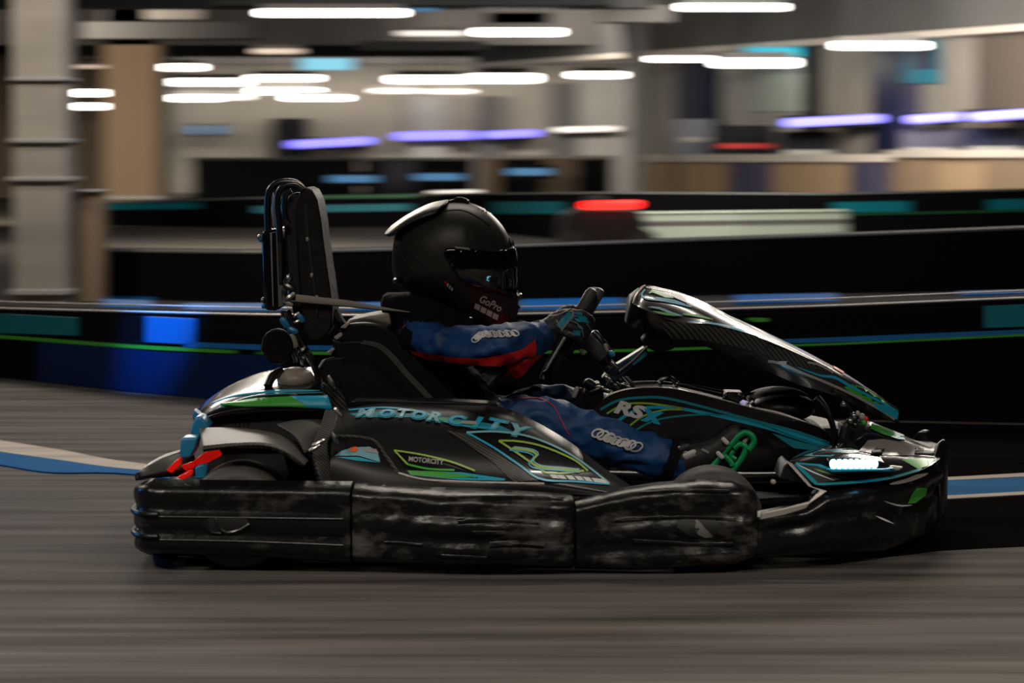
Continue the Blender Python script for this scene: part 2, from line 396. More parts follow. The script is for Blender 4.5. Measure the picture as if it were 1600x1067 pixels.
# ceiling beams, ducts, pipes
def ceil_box(name, label, cat, x0, x1, y0, y1, D, th, m, kind=None, D1=None):
    mb = MB(); pbox(mb, x0, y0, x1, y1, D, th, 0, D1=D1, z1=3.6 if kind == 'trim' else None)
    if not kind:
        for t in (.1, .9):
            q = P(x0 + (x1 - x0) * t, y0, D2Y(D)); mb.box((q.x - .02, q.y + .28, q.z - .02), (q.x + .02, q.y + .32, 3.6))
    o = mb.build(name, m)
    return st(o) if kind else tag(o, label, cat, 'ceiling ducts')
for i, (D, yb, m) in enumerate([(36, 12, 'duct_dark'), (46, 70, 'ceiling_dark'), (56, 88, 'ceiling_dark'), (66, 100, 'ceiling_dark')]):
    ceil_box('trim_%d' % (i + 1), None, None, -150, 1020, 0, yb, D, .5, m, 'trim')
for lab, x0, x1, y0, y1, D, m in [
    ('pale ventilation duct beneath ceiling, above the left concrete columns', 228, 315, 14, 30, 40, 'duct_grey'),
    ('dark flat duct under ceiling, between the two longest ceiling lamps', 560, 760, 64, 78, 40, 'duct_dark'),
    ('dark duct crossing below ceiling, left of the biggest ceiling lamp', 130, 400, 34, 60, 40, 'duct_dark'),
    ('long dark duct above the biggest ceiling lamp', 330, 960, -2, 8, 33, 'duct_dark'),
    ('pale boxed duct under ceiling beside the grey shop front fascia', 940, 1050, 8, 34, 38, 'duct_grey'),
    ('grey duct end under ceiling right of the dimmer lamp strip', 760, 860, 20, 38, 46, 'duct_grey')]:
    ceil_box('ventilation_duct', lab, 'duct', x0, x1, y0, y1, D, .6, m)

# concrete columns at the left
def column(name, x0, x1, D, m, bands=()):
    mb = MB(); pbox(mb, x0, 0, x1, 300, D, (x1 - x0) * D / F, 0, z0=0, z1=3.6)
    for (y0, y1, e) in bands: pbox(mb, x0 - e, y0, x1 + e, y1, D - .04, (x1 - x0) * D / F + .08, 1)
    return st(mb.build(name, [m, 'wall_pale'], bevel=.01))
column('column', 20, 104, 18.2, 'column_concrete', [(120, 127, 4), (216, 224, 5), (276, 284, 8), (452, 462, 6)])
mb = MB(); pbox(mb, 118, 298, 158, 400, 18.4, .25, 0, z0=0); pbox(mb, 117, 296, 160, 301, 18.36, .3, 1)
tag(mb.build('cabinet', ['column_brown', 'wall_pale'], bevel=.01), 'narrow brown cabinet standing against the banded concrete column', 'cabinet')
column('column', 162, 246, 46, 'column_brown', [(306, 312, 5)])
column('column', 246, 268, 60, 'wall_beige')
column('column', 985, 1006, 41, 'wall_grey')

# shop front on the right, running obliquely towards the camera
DL, DR, XL, XR = 50.5, 34.0, 740, 1700
def DW(px): # straight wall in plan
    a = P(XL, 300, D2Y(DL)); b = P(XR, 300, D2Y(DR)); d = ray(px, 300); k = d.x / d.y
    t = (k * (a.y - CAMY) - a.x) / ((b.x - a.x) - k * (b.y - a.y)); return a.y + t * (b.y - a.y) - CAMY
def wallpiece(mb, x0, x1, y0, y1, off, th, mi=0, z0=None, z1=None):
    return pbox(mb, x0, y0, x1, y1, DW(x0) - off, th, mi, D1=DW(x1) - off, z0=z0, z1=z1)
mb = MB()
wallpiece(mb, XL, XR, 0, 100, 0, .4, 0, z0=2.72, z1=3.6)
for x0, x1, mi in [(1006, 1054, 1), (1054, 1114, 3), (1114, 1126, 4), (1126, 1180, 5), (1252, 1284, 4), (1284, 1360, 2), (1360, 1412, 3), (1412, 1440, 6), (1440, 1524, 2), (1524, 1700, 7)]:
    wallpiece(mb, x0, x1, 100, 300, -.35, .12, mi, z0=0, z1=2.75)
wallpiece(mb, 1180, 1252, 100, 117, -.35, .12, 5, z1=2.75); wallpiece(mb, 1180, 1252, 172, 300, -.35, .12, 5, z0=0)
st(mb.build('wall_right', ['wall_grey', 'wall_pale', 'wall_beige', 'navy_panel', 'dark_panel', 'wall_pale', 'counter_navy', 'wall_dim_brown']))
mb = MB(); wallpiece(mb, XL, XR, 0, 100, .05, .5, 0, z0=2.64, z1=2.73); st(mb.build('trim_5', 'counter_top'))
mb = MB(); wallpiece(mb, 1178, 1254, 115, 174, -.3, .05); o = st(mb.build('window_1', 'window_green'))
mb = MB(); wallpiece(mb, 1410, 1470, 62, 130, -.28, .05); wallpiece(mb, 1425, 1462, 78, 108, -.26, .05, 1)
tag(mb.build('wall_poster', ['poster_teal', 'navy_panel']), 'teal and navy poster hung high on the shop front wall', 'poster')
mb = MB(); wallpiece(mb, 1165, 1250, 74, 88, .12, .08)
tag(mb.build('wall_sign', 'sign_cyan'), 'glowing cyan strip sign on the pale shop front trim', 'sign')
mb = MB(); pbox(mb, 470, 91, 550, 109, 52, .1)
tag(mb.build('wall_sign', 'screen_cyan'), 'glowing pale cyan sign hanging beneath the ceiling beside tall lamps', 'sign')
# wall pieces of the back wall: doors, panels
dn = 0
for x0, x1, y0, m in [(425, 480, 185, 'dark_panel'), (745, 785, 150, 'wall_grey'), (860, 902, 130, 'wall_grey'), (905, 985, 105, 'wall_pale'), (640, 700, 150, 'wall_pale')]:
    dn += 1; mb = MB(); pbox(mb, x0, y0, x1, 300, 69.5, .3, 0, z0=0); st(mb.build('door_%d' % dn, m))

# ceiling lamps: housing + tube (every one a thing)
def lamp(label, x0, x1, yc, th, D=None, m='lamp_white', z=2.72, name='ceiling_lamp'):
    D = D or min(F * (z - H) / (YH - yc), 58 if x1 < 200 else 66)
    a, b = P(x0 + th * .3, yc, D2Y(D)), P(x1 - th * .3, yc, D2Y(D)); r = th / 2 * D / F * .8
    root = empty(name, (a + b) / 2 + Vector((0, 0, 2 * r)), label, 'lamp', 'ceiling lamps')
    MB().tube([a, b], r, 10, round_ends=True).build('lamp_tube', m, root)
    MB().box((a.x, a.y - r * 1.3, a.z + r * .8), (b.x, a.y + r * 1.3, a.z + r * 2)).build('lamp_housing', 'duct_grey', root)
    for t in (.15, .85):
        q = a.lerp(b, t); MB().box((q.x - .01, q.y - .01, a.z + r * 1.9), (q.x + .01, q.y + .01, 3.6)).build('hanger', 'duct_dark', root)
for l in [
    ('longest bright ceiling lamp, nearest of all, above the headrest', 405, 632, 20, 17),
    ('bright ceiling lamp second in size, above the helmet', 743, 876, 50, 17),
    ('bright ceiling lamp high on the grey fascia at upper right', 1062, 1226, 11, 16),
    ('bright ceiling lamp in front of the tall brown column', 215, 316, 105, 14),
    ('upper of two stacked lamps beside the concrete column', 87, 190, 145, 14),
    ('lower of two stacked lamps beside the concrete column', 87, 170, 166, 13),
    ('left lamp of the upper pair in the left cluster of four', 255, 388, 128, 15),
    ('right lamp of the upper pair, directly beneath the cyan hanging sign', 391, 497, 122, 14),
    ('left lamp of the lower pair, fading into a dim lamp', 255, 343, 153, 14),
    ('right lamp of the lower pair, below the cyan hanging sign', 393, 497, 142, 14),
    ('lowest lamp right of the left cluster, above a dark door', 447, 543, 153, 12),
    ('left lamp of the bright pair over the back wall centre', 610, 733, 124, 17),
    ('right, thicker lamp of the bright pair over the back wall centre', 737, 838, 122, 20),
    ('bright lamp left of the slim grey column by the shop front', 893, 973, 117, 14)]:
    lamp(*l)
for l in [
    ('shop front lamp next to the slim grey column', 1015, 1112, 92, 12),
    ('thick shop front lamp hanging below the cyan strip sign', 1116, 1243, 98, 20),
    ('shop front lamp beside the teal and navy poster', 1305, 1446, 71, 18)]:
    D = DW((l[1] + l[2]) / 2) - 1.4; lamp(*l, D=D)
for l in [
    ('dim orange tinted lamp above the cyan hanging sign', 397, 472, 80, 12, None, 'lamp_faint'),
    ('faint orange lamp over the pair beside the concrete column', 108, 182, 104, 8, None, 'lamp_faint'),
    ('dim grey lamp strip between the two largest lamps', 622, 727, 52, 12, None, 'lamp_dim'),
    ('dim lamp continuing the lower left pair', 343, 391, 152, 12, 66, 'lamp_dim'),
    ('left of two dim lamps under the bright central pair', 583, 655, 142, 11, 66, 'lamp_dim'),
    ('right of two dim lamps under the bright central pair', 667, 737, 143, 10, 66, 'lamp_dim'),
    ('small blue lamp at the end of the longest ceiling lamp', 634, 683, 15, 8, 34, 'screen_blue')]:
    lamp(*l)
# violet led strips, cream strip
def strip(label, x0, x1, y0, y1, th, D, m, grp, name='light_strip', dep=.95):
    a, b = P(x0, y0, D2Y(D)), P(x1, y1, D2Y(D)); r = th / 2 * D / F
    root = empty(name, (a + b) / 2, label, 'light strip', grp)
    MB().tube([a, b], r, 8, round_ends=True).build('lamp_tube', m, root)
    MB().box((a.x, a.y + r, min(a.z, b.z) - r * .8), (b.x, a.y + r + dep, max(a.z, b.z) + r * .8)).build('shelf', 'dark_panel', root)
for l in [
    ('faint violet light strip beside the dark door, above the headrest', 458, 575, 226, 220, 13, 69, 'led_violet'),
    ('violet light strip on the back wall above the helmet', 624, 736, 213, 211, 14, 69, 'led_violet'),
    ('short violet light strip right of the one above helmet', 760, 836, 211, 208, 12, 69, 'led_violet'),
    ('bright violet light strip in front of the green tinted window', 1232, 1374, 192, 185, 14, DW(1300) - 1, 'led_violet_bright'),
    ('bright violet light strip below the teal poster', 1424, 1500, 187, 182, 14, DW(1460) - 1, 'led_violet_bright'),
    ('bright violet light strip running off the right picture edge', 1524, 1630, 183, 176, 15, DW(1580) - 1, 'led_violet_bright')]:
    strip(*l, 'violet light strips')
strip('cream light strip left of the slim grey column', 872, 960, 203, 201, 9, 69, 'lamp_dim', 'cream light strips')
strip('low white light strip just above the helmet top', 676, 745, 302, 300, 8, 44, 'lamp_dim', 'cream light strips')
# small blue screens
for l, x0, x1, y, m, D in [
    ('left of two small blue monitors on the wall by the brown column', 299, 312, 203, 'screen_blue', 69),
    ('right of two small blue monitors on the wall by the brown column', 336, 349, 203, 'screen_blue', 69)]:
    mb = MB(); pbox(mb, x0, y - 7, x1, y + 7, D, .15, 0); mb2 = mb; pbox(mb, x0 - 3, y - 10, x1 + 3, y + 10, D + .05, .12, 1)
    tag(mb.build('wall_monitor', [m, 'dark_panel']), l, 'monitor', 'small wall monitors')
# desks with blue screens and dark counters in the middle
def counter(label, x0, x1, ytop, D, front, top, th=.7, grp='counters along the hall', name='service_counter', fp=()):
    z = zat(ytop, D); X0, X1 = xat(x0, D), xat(x1, D); y = D2Y(D)
    root = empty(name, ((X0 + X1) / 2, y + th / 2, 0), label, 'counter', grp)
    mb = MB().box((X0, y, 0), (X1, y + th, z - .07), 0)
    for a, b, mi in fp: mb.box((xat(a, D), y - .03, .05), (xat(b, D), y, z - .09), mi)
    mb.build('counter_body', front if isinstance(front, list) else [front], root)
    MB().box((X0 - .03, y - .08, z - .07), (X1 + .03, y + th + .05, z)).build('counter_top', top, root, bevel=.01)
    return root
counter('long dark desk behind the headrest under faint violet strip', 300, 560, 246, 60, ['dark_panel'], 'wall_grey')
counter('dark desk with pale top behind helmet, under violet strip', 566, 742, 246, 60, ['dark_panel', 'counter_navy'], 'wall_pale', fp=[(600, 650, 1)])
counter('low brown desk with cream top left of the slim grey column', 750, 960, 243, 56, ['counter_wood', 'dark_panel'], 'counter_top', fp=[(780, 850, 1), (900, 955, 1)])
for l, x0, x1, y in [('blue monitor on the dark desk above the headrest', 516, 588, 280), ('blue monitor directly above the black helmet', 650, 722, 277), ('dim blue monitor right of the helmet top', 794, 860, 269)]:
    D = 57 if x0 < 700 else 54; mb = MB(); pbox(mb, x0, y - 6, x1, y + 5, D, .1, 0); pbox(mb, x0 - 5, y - 12, x1 + 5, y + 11, D + .04, .12, 1)
    q = P((x0 + x1) / 2, y, D2Y(D)); mb.box((q.x - .05, q.y + .06, 0), (q.x + .05, q.y + .14, q.z), 1)
    tag(mb.build('monitor', ['screen_blue', 'dark_panel']), l, 'monitor', 'monitors on stands before the desks')
# right shop counters (oblique)
def ocounter(label, x0, x1, yt0, yt1, off, fronts):
    Da, Db = DW(x0) - off, DW(x1) - off; za, zb = zat(yt0, Da), zat(yt1, Db)
    c = P((x0 + x1) / 2, 300, D2Y((Da + Db) / 2)); root = empty('shop_counter', (c.x, c.y, 0), label, 'counter', 'brown shop counters')
    mb = MB(); pbox(mb, x0, yt0 + 10, x1, 300, Da, .5, 0, D1=Db, z0=0)
    for a, b, mi in fronts:
        k = lambda q: (lambda u, v, r: (u.y + ((r * (u.y - CAMY) - u.x) / ((v.x - u.x) - r * (v.y - u.y))) * (v.y - u.y)) - CAMY)(P(x0, 300, D2Y(Da)), P(x1, 300, D2Y(Db)), ray(q, 300).x / ray(q, 300).y)
        pbox(mb, a, yt0 + 12, b, 300, k(a) - .04, .3, mi, D1=k(b) - .04, z0=0.02)
    mb.build('counter_body', ['counter_wood', 'counter_navy', 'wall_brown'], root)
    mb = MB(); pbox(mb, x0 - 2, yt0, x1 + 2, yt0 + 12, Da - .1, .8, 0, D1=Db - .1); mb.build('counter_top', 'counter_top', root)
ocounter('brown shop counter with cream top right of the slim grey column', 1000, 1392, 241, 236, 2.2, [(1138, 1206, 1), (1328, 1390, 1)])
ocounter('brown shop counter with cream top at the right picture edge', 1398, 1680, 234, 229, 2.2, [(1400, 1460, 2), (1540, 1680, 2)])
# dark display cabinets standing behind the counters
for l, x0, x1, y0, m in [
    ('dark display cabinet behind the counter, right of slim grey column', 1058, 1112, 186, 'navy_panel'),
    ('low dark cabinet with a reddish top under the green tinted window', 1120, 1210, 196, 'dark_panel'),
    ('dark cabinet beneath the bright violet strip before the window', 1222, 1304, 206, 'dark_panel'),
    ('violet lit cabinet under the strip below the teal poster', 1410, 1500, 202, 'counter_navy'),
    ('violet lit cabinet at the right picture edge', 1512, 1600, 200, 'navy_panel')]:
    Dc = DW((x0 + x1) / 2) - .75; mb = MB(); pbox(mb, x0, y0, x1, 290, Dc, .35, 0, z0=0); pbox(mb, x0 + 4, y0 + 28, x1 - 4, y0 + 36, Dc - .02, .05, 1)
    tag(mb.build('display_cabinet', [m, 'suit_red' if 'reddish' in l else 'wall_pale']), l, 'cabinet', 'cabinets behind the shop counters')

# ------------------------------------------------------------------ track barriers
def barrier(label, stn, marks, edge, edge_px, th=.35, name='track_barrier', body='barrier_black', extra_edges=()):
    """stn: (px, y_top, y_base); marks: (name, material, [(px, y0, y1)...])"""
    T = [(a, b) for a, b, c in stn]; B = [(a, c) for a, b, c in stn]
    xs = [stn[0][0] + (stn[-1][0] - stn[0][0]) * i / 60 for i in range(61)]
    ys = catmull([(c,) * 3 for _, _, c in stn], 2) if False else None
    def base(px):
        q = PZ(px, interp(B, px)); return q
    def at(px, py, out=0.):
        q = base(px); r = P(px, py, q.y); r.y -= out; return r
    def back(px, r): q = at(px, interp(T, px) - 1); return Vector((q.x, q.y + th, q.z + .01))
    q = base((stn[0][0] + stn[-1][0]) / 2); root = empty(name, q, label, 'barrier', 'black track barriers')
    rings = []
    for x in xs:
        a = base(x); t = at(x, interp(T, x)); c = .03
        rings.append([Vector((a.x, a.y, 0)), Vector((t.x, t.y, t.z - c)), Vector((t.x, t.y + c, t.z)), Vector((t.x, t.y + th - c, t.z)), Vector((t.x, t.y + th, t.z - c)), Vector((a.x, a.y + th, 0))])
    MB().loft(rings).build('barrier_body', body, root)
    for k, (e, off, hp) in enumerate([(edge, 0, edge_px)] + list(extra_edges)):
        rr = [Vector((0, 0, 0))] * 0
        pts = [at(x, interp(T, x) + hp / 2) if off >= 0 else back(x, hp) for x in xs]
        s = pts[len(pts) // 2].y + 7.15
        MB().tube(pts, hp / 2 * s / F, 8).build('top_rail', e, root)
    for nm, m, pl in marks:
        xa = [pl[0][0] + (pl[-1][0] - pl[0][0]) * i / 24 for i in range(25)]
        Y0 = [(a, b) for a, b, c in pl]; Y1 = [(a, c) for a, b, c in pl]
        rings = [[at(x, interp(Y0, x), .012), at(x, interp(Y1, x), .012), at(x, interp(Y1, x), -.005), at(x, interp(Y0, x), -.005)] for x in xa]
        MB().loft(rings).build(nm, m, root)
    return base, at
near = [(-500, 464, 566), (-60, 476, 586), (0, 480, 590), (200, 485, 612), (400, 490, 630), (600, 491, 640), (800, 489, 645), (1000, 485, 650), (1300, 476, 655), (1660, 461, 662), (2300, 436, 668)]
barrier('long black track barrier right behind the kart, green stripe and blue panels', near, [
    ('green_stripe', 'barrier_green', [(-60, 520, 525), (0, 523, 528), (200, 538, 544), (400, 549, 554), (800, 549, 553), (1000, 545, 549), (1300, 536, 539), (1660, 518, 522), (2300, 500, 504)]),
    ('blue_panel_or_glow', 'barrier_teal', [(-60, 488, 518), (0, 490, 520), (122, 496, 524)]),
    ('blue_panel_or_glow', 'barrier_blue', [(228, 494, 534), (306, 498, 538)]),
    ('blue_panel_or_glow', 'barrier_glow_blue', [(60, 531, 597), (200, 545, 610), (240, 549, 614), (440, 556, 634)]),  # blue glow on the black face, painted as an extra patch
    ('blue_panel_or_glow', 'barrier_teal', [(1538, 478, 512), (1660, 473, 508)]),
    ('blue_stripe', 'barrier_blue', [(290, 534, 542), (420, 539, 547), (560, 540, 547)]),
    ('blue_stripe', 'barrier_blue', [(1225, 530, 536), (1400, 523, 532), (1540, 517, 526), (1660, 512, 517)]),
    ('green_panel', 'barrier_green', [(1168, 497, 499), (1180, 496, 503), (1200, 497, 502)]),
], 'barrier_edge', 3.2, th=.2, extra_edges=[('barrier_edge', -6, 2.2)])
mid = [(150, 388, 466), (400, 391, 474), (700, 385, 472), (1100, 371, 462), (1400, 361, 457), (1680, 350, 452), (2300, 332, 444)]
barrier('black track barrier second from the kart, pale rail on top', mid, [
    ('blue_panel_or_glow', 'barrier_blue', [(150, 463, 466), (156, 462, 467), (240, 464, 470)]),
], 'barrier_edge_grey', 6, th=.2)
far = [(140, 316, 352), (400, 308, 356), (700, 302, 354), (960, 300, 350), (1300, 302, 352), (1680, 293, 348)]
far = [(a, b, c + 34 if a > 900 else c) for a, b, c in far]
barrier('farthest black track barrier in front of the counters, teal panels', far, [
    ('teal_panel', 'barrier_teal', [(155, 318, 328), (310, 316, 326)]),
    ('teal_panel', 'barrier_teal', [(400, 322, 333), (640, 318, 329)]),
    ('green_stripe', 'barrier_green_dim', [(440, 306, 311), (650, 303, 309)]),
    ('teal_panel', 'barrier_teal', [(770, 315, 334), (880, 315, 334)]),
    ('teal_panel', 'barrier_teal', [(1302, 316, 332), (1420, 314, 331)]),
    ('teal_panel', 'barrier_teal', [(1545, 312, 328), (1680, 309, 325)]),
    ('green_stripe', 'barrier_green_dim', [(1240, 336, 338), (1680, 326, 329)]),
], 'barrier_edge_grey', 3)
barrier('low pale green barrier in front of the red tail light', [(985, 332, 392), (1150, 330, 392), (1322, 328, 390)], [
    ('dark_stripe', 'barrier_edge_grey', [(985, 346, 350), (1322, 342, 346)])], 'barrier_pale', 3, body='barrier_pale', name='pale_barrier')
# blue kerb blocks at the foot of the second barrier
def kerb(label, x0, x1, y0, y1, y0b=None, y1b=None):
    y0b = y0 if y0b is None else y0b; y1b = y1 if y1b is None else y1b
    a, b, c, d = PZ(x0, y1, .05), PZ(x1, y1b, .05), PZ(x1, y0b, .05), PZ(x0, y0, .05)
    for q in (a, b, c, d): q.z = 0
    tag(MB().prism([a, b, c, d], (0, 0, .07)).build('kerb_block', 'kerb_blue', bevel=.01), label, 'kerb', 'blue kerb blocks')
kerb('blue kerb block nearest the concrete columns', 160, 238, 471, 482, 474, 484)
kerb('blue kerb block behind the black headrest box', 288, 440, 478, 489, 478, 489)
kerb('blue kerb block between headrest and driver collar', 540, 612, 477, 488, 476, 488)
kerb('blue kerb block between helmet chin and steering wheel', 812, 972, 472, 487, 469, 486)
kerb('blue kerb block behind the steering fairing top', 1148, 1308, 465, 476, 462, 474)
kerb('blue kerb block at the right picture edge', 1500, 1640, 459, 464, 456, 460)
# floor paint and black bands
def paint(name, m, top, bot, z=.004):
    n = 40; a = catmull([(*q, 0) for q in top], n); b = catmull([(*q, 0) for q in bot], n)
    A = [PZ(q.x, q.y) for q in a]; B = [PZ(q.x, q.y) for q in b]
    vs = [Vector((q.x, q.y, z)) for q in A + B] + [Vector((q.x, q.y, -.001)) for q in A + B]; N = 2 * n
    fs = []
    for i in range(n - 1):
        fs += [(i, i + 1, n + i + 1, n + i), (N + n + i, N + n + i + 1, N + i + 1, N + i), (i + 1, i, N + i, N + i + 1), (n + i, n + i + 1, N + n + i + 1, N + n + i)]
    fs += [(0, n, N + n, N), (n - 1, N + n - 1, N + 2 * n - 1, 2 * n - 1)]
    st(MB().add(vs, fs).build(name, m, origin=Vector((0, 0, 0))))
paint('floor_white_line', 'paint_white', [(-60, 678), (0, 690), (100, 706), (200, 724), (400, 742), (800, 752), (1300, 754), (1480, 748), (1660, 738)],
      [(-60, 698), (0, 708), (100, 722), (200, 735), (400, 748), (800, 757), (1300, 759), (1480, 753), (1660, 744)], .006)
paint('floor_blue_band', 'paint_blue', [(-60, 698), (0, 708), (100, 722), (200, 735), (400, 748), (800, 757), (1300, 759), (1480, 753), (1660, 744)],
      [(-60, 722), (0, 728), (80, 740), (200, 742), (400, 765), (800, 782), (1300, 784), (1480, 777), (1660, 767)], .005)
paint('floor_white_line', 'paint_white', [(400, 765), (800, 782), (1300, 784), (1480, 777), (1660, 767)], [(400, 767), (800, 787), (1300, 789), (1480, 782), (1660, 772)], .006)
paint('floor_black_band', 'floor_black', [(420, 767), (800, 787), (1300, 789), (1480, 782), (1660, 772)], [(420, 775), (800, 850), (1300, 872), (1480, 860), (1660, 851)], .003)  # kart's shadow area on the floor, painted as a black band
paint('floor_black_band', 'floor_black', [(560, 642), (800, 648), (1000, 653), (1300, 659), (1660, 666), (2300, 672)], [(560, 746), (800, 752), (1000, 753), (1300, 754), (1660, 738), (2300, 716)], .003)  # near-black strip between the near barrier and the white line
# distant kart with a red tail light, behind the pale barrier
def far_kart():
    D = 27.0; c = P(955, 372, D2Y(D)); y = c.y; X = c.x; k = lambda px, py: P(px, py, y)
    root = empty('go_kart', (X, y + .3, 0), 'distant dark go kart with a glowing red tail light beyond the barriers', 'go kart')
    b = [k(870, 390), k(880, 335), k(905, 326), k(998, 326), k(1010, 345), k(1008, 390)]
    for q in b: q.z = max(q.z, .04)
    MB().prism(b, (0, .9, 0)).build('body', 'matt_black', root, bevel=.03)
    MB().box((k(918, 300).x, y + .25, .3), (k(950, 300).x, y + .65, k(0, 306).z)).build('seat', 'seat_black', root, bevel=.05)
    MB().tube([k(917, 320.5) - Vector((0, .06, 0)), k(993, 319) - Vector((0, .06, 0))], .045, 10, round_ends=True).build('tail_light', 'tail_red', root)
    for dx in (.15, .9):
        for yy in (0.02, .78):
            x = k(870, 372).x + dx
            MB().tube([(x, y + yy - .05, .13), (x, y + yy + .1, .13)], .13, 16).build('wheel', 'tyre', root)
far_kart()
# ================================================================== THE GO KART
KY = .66
kart = empty('go_kart', (0.1, 0, 0), 'black rental go kart with cyan and green graphics, speeding past with its driver', 'go kart')
def at_y(pl, Y): return [P(a, b, Y) for a, b in pl]
# ---- plan path of the outer skin (near half, from rear centre round to the nose), then mirrored
plan = [(-.935, 0), (-.937, -.40), (-.93, -.60), (-.905, -.645), (-.86, -.66), (-.60, -.665), (-.41, -.665), (-.34, -.675), (-.1, -.70), (.10, -.695), (.15, -.68),
        (.22, -.675), (.4, -.685), (.56, -.675), (.63, -.65), (.72, -.63), (.85, -.57), (.96, -.48), (1.06, -.36), (1.12, -.2), (1.14, 0)]
cum = [0]
for (a, b), (c, d) in zip(plan, plan[1:]): cum.append(cum[-1] + math.hypot(c - a, d - b))
def plan_at(s):
    return Vector((interp(list(zip(cum, [p[0] for p in plan])), s), interp(list(zip(cum, [p[1] for p in plan])), s), 0))
def s_of_x(X):
    lo, hi = cum[1], cum[-1]
    for _ in range(40):
        m = (lo + hi) / 2
        if plan_at(m).x < X: lo = m
        else: hi = m
    return lo
def s_of_px(px):
    best = min(range(0, 1200), key=lambda k: abs(800 + (plan_at(cum[-1] * k / 1199)).x * F / (plan_at(cum[-1] * k / 1199).y + 7.15) - px) + (1e3 if cum[-1] * k / 1199 < cum[2] else 0))
    return cum[-1] * best / 1199
def skin(s0, s1, ztop, zbot, prof, n, thick=.07, lip=.02):
    """ribbed wrap-around guard: profile prof(t)->outward bulge, t 0 bottom .. 1 top"""
    rings = []; K = 22
    for i in range(n):
        s = s0 + (s1 - s0) * i / (n - 1); q = plan_at(s); e = .015
        tq = (plan_at(min(s + e, cum[-1])) - plan_at(max(s - e, 0))).normalized(); nn = Vector((tq.y, -tq.x, 0))
        px = 800 + q.x * F / (q.y + 7.15)
        zt = P(px, ztop(px), q.y).z if callable(ztop) else ztop; zb = P(px, zbot(px), q.y).z if callable(zbot) else zbot
        f = i / (n - 1); ring = []
        for k in range(K):
            t = k / (K - 1); rnd = .03 * (max(0, (t - .86) / .14) ** 2 + max(0, (.14 - t) / .14) ** 2)
            ring.append(q + nn * (prof(t, f) - rnd) + Vector((0, 0, zb + (zt - zb) * t)))
        ring.append(q - nn * (thick - lip) + Vector((0, 0, zt + .004))); ring.append(q - nn * thick + Vector((0, 0, zt - .02))); ring.append(q - nn * thick + Vector((0, 0, zb + .02)))
        rings.append(ring)
    return MB().loft(rings)
def smooth(a, b, x): x = max(0, min(1, (x - a) / (b - a))); return x * x * (3 - 2 * x)
def ribs(lst, depth=.018, wd=.05):
    def f(t, u): return sum(depth * math.exp(-((t - c) / wd) ** 4) for c in lst)
    return f
# rear guard: two deep grooves with an opening between
def rear_prof(t, u): return .0 + .008 * (math.exp(-((t - .86) / .16) ** 4) + math.exp(-((t - .5) / .13) ** 4) + math.exp(-((t - .13) / .15) ** 4))
zb = [(150, 864), (205, 866), (400, 872), (560, 884), (800, 890), (1000, 893), (1150, 886), (1190, 874), (1300, 868), (1400, 862), (1452, 846), (1480, 828), (1500, 820)]
zbf = lambda px: interp(zb, px)
b = skin(0, s_of_px(545), lambda px: interp([(150, 748), (205, 750), (250, 754), (540, 757)], px), zbf, rear_prof, 60, thick=.085, lip=.05)
b.freeze(); b.bead([(222, 807), (380, 809), (536, 811)], .003, 0); b.bead([(222, 843), (380, 846), (536, 852)], .003, 0); b.poly([(398, 813), (538, 815), (538, 838), (398, 834)], 3, .0015); b.poly([(322, 812), (334, 806), (384, 808), (392, 822), (372, 832), (330, 832)], 1, .002); b.bead([(322, 812), (327, 830), (345, 833)], .004, 2, off=.004); b.bead([(336, 809), (350, 830), (372, 828), (390, 818)], .004, 2, off=.004)
def pair(b, name, mats, **k):
    b.build(name, mats, kart, **k); t = MB(); t.f, t.m = b.f, b.m; t.v = [Vector((q.x, -q.y, q.z)) for q in b.v]; t.build(name, mats, kart, **k)
pair(b, 'rear_bumper', ['bumper_worn', 'matt_black', 'dark_steel', 'recess_dark'])
# reinforcing ledges on the rear corner
for y in (798, 832):
    z_ = P(205, y, -.6).z; MB().tube([Vector((a, c, z_)) for a, c in ((-.944, -.3), (-.944, -.5), (-.938, -.6), (-.912, -.652), (-.868, -.669))], .007, 8, smooth=14).build('corner_ledge', 'bumper_black', kart)
# side guard, bulged, scuffed lobes
def side_prof(t, u):
    w_ = math.sin(PI * u) ** .4
    return w_ * (.013 * (math.exp(-((t - .87) / .12) ** 4) + math.exp(-((t - .55) / .11) ** 4) + math.exp(-((t - .2) / .12) ** 4)) + .02 * math.sin(PI * t)) * (.55 + .45 * smooth(.25, .5, u))
b = skin(s_of_px(548), s_of_px(898), lambda px: interp([(545, 760), (640, 766), (760, 770), (900, 778)], px), zbf, side_prof, 60)
# scuffs: dents and rippled plastic
for i, q in enumerate(b.v):
    n_ = noise.noise(Vector((q.x * 9, q.y * 9, q.z * 16))) * .004 + noise.noise(q * 34) * .003
    if -.42 < q.x < -.02: b.v[i] = q + Vector((0, -n_, n_ * .3))
b.freeze()
for pl, r in [([(700, 778), (790, 777), (880, 780)], .006), ([(715, 815), (780, 813), (842, 816)], .008), ([(738, 832), (790, 832)], .005), ([(765, 851), (810, 849), (850, 852)], .009), ([(600, 846), (660, 852)], .005), ([(690, 868), (760, 872)], .005)]: b.bead(pl, r, 0, off=.0)
pair(b, 'side_bumper', 'bumper_scuffed', sharp=60)
def arch_prof(t, u):
    w_ = math.sin(PI * min(1, max(0, u))) ** .5
    return w_ * (.011 * (math.exp(-((t - .88) / .13) ** 4) + math.exp(-((t - .48) / .10) ** 4) + math.exp(-((t - .1) / .12) ** 4)))
b = skin(s_of_px(902), s_of_px(1186), lambda px: interp([(900, 786), (940, 776), (985, 766), (1030, 759), (1100, 754), (1150, 757), (1186, 766)], px), zbf, arch_prof, 50)
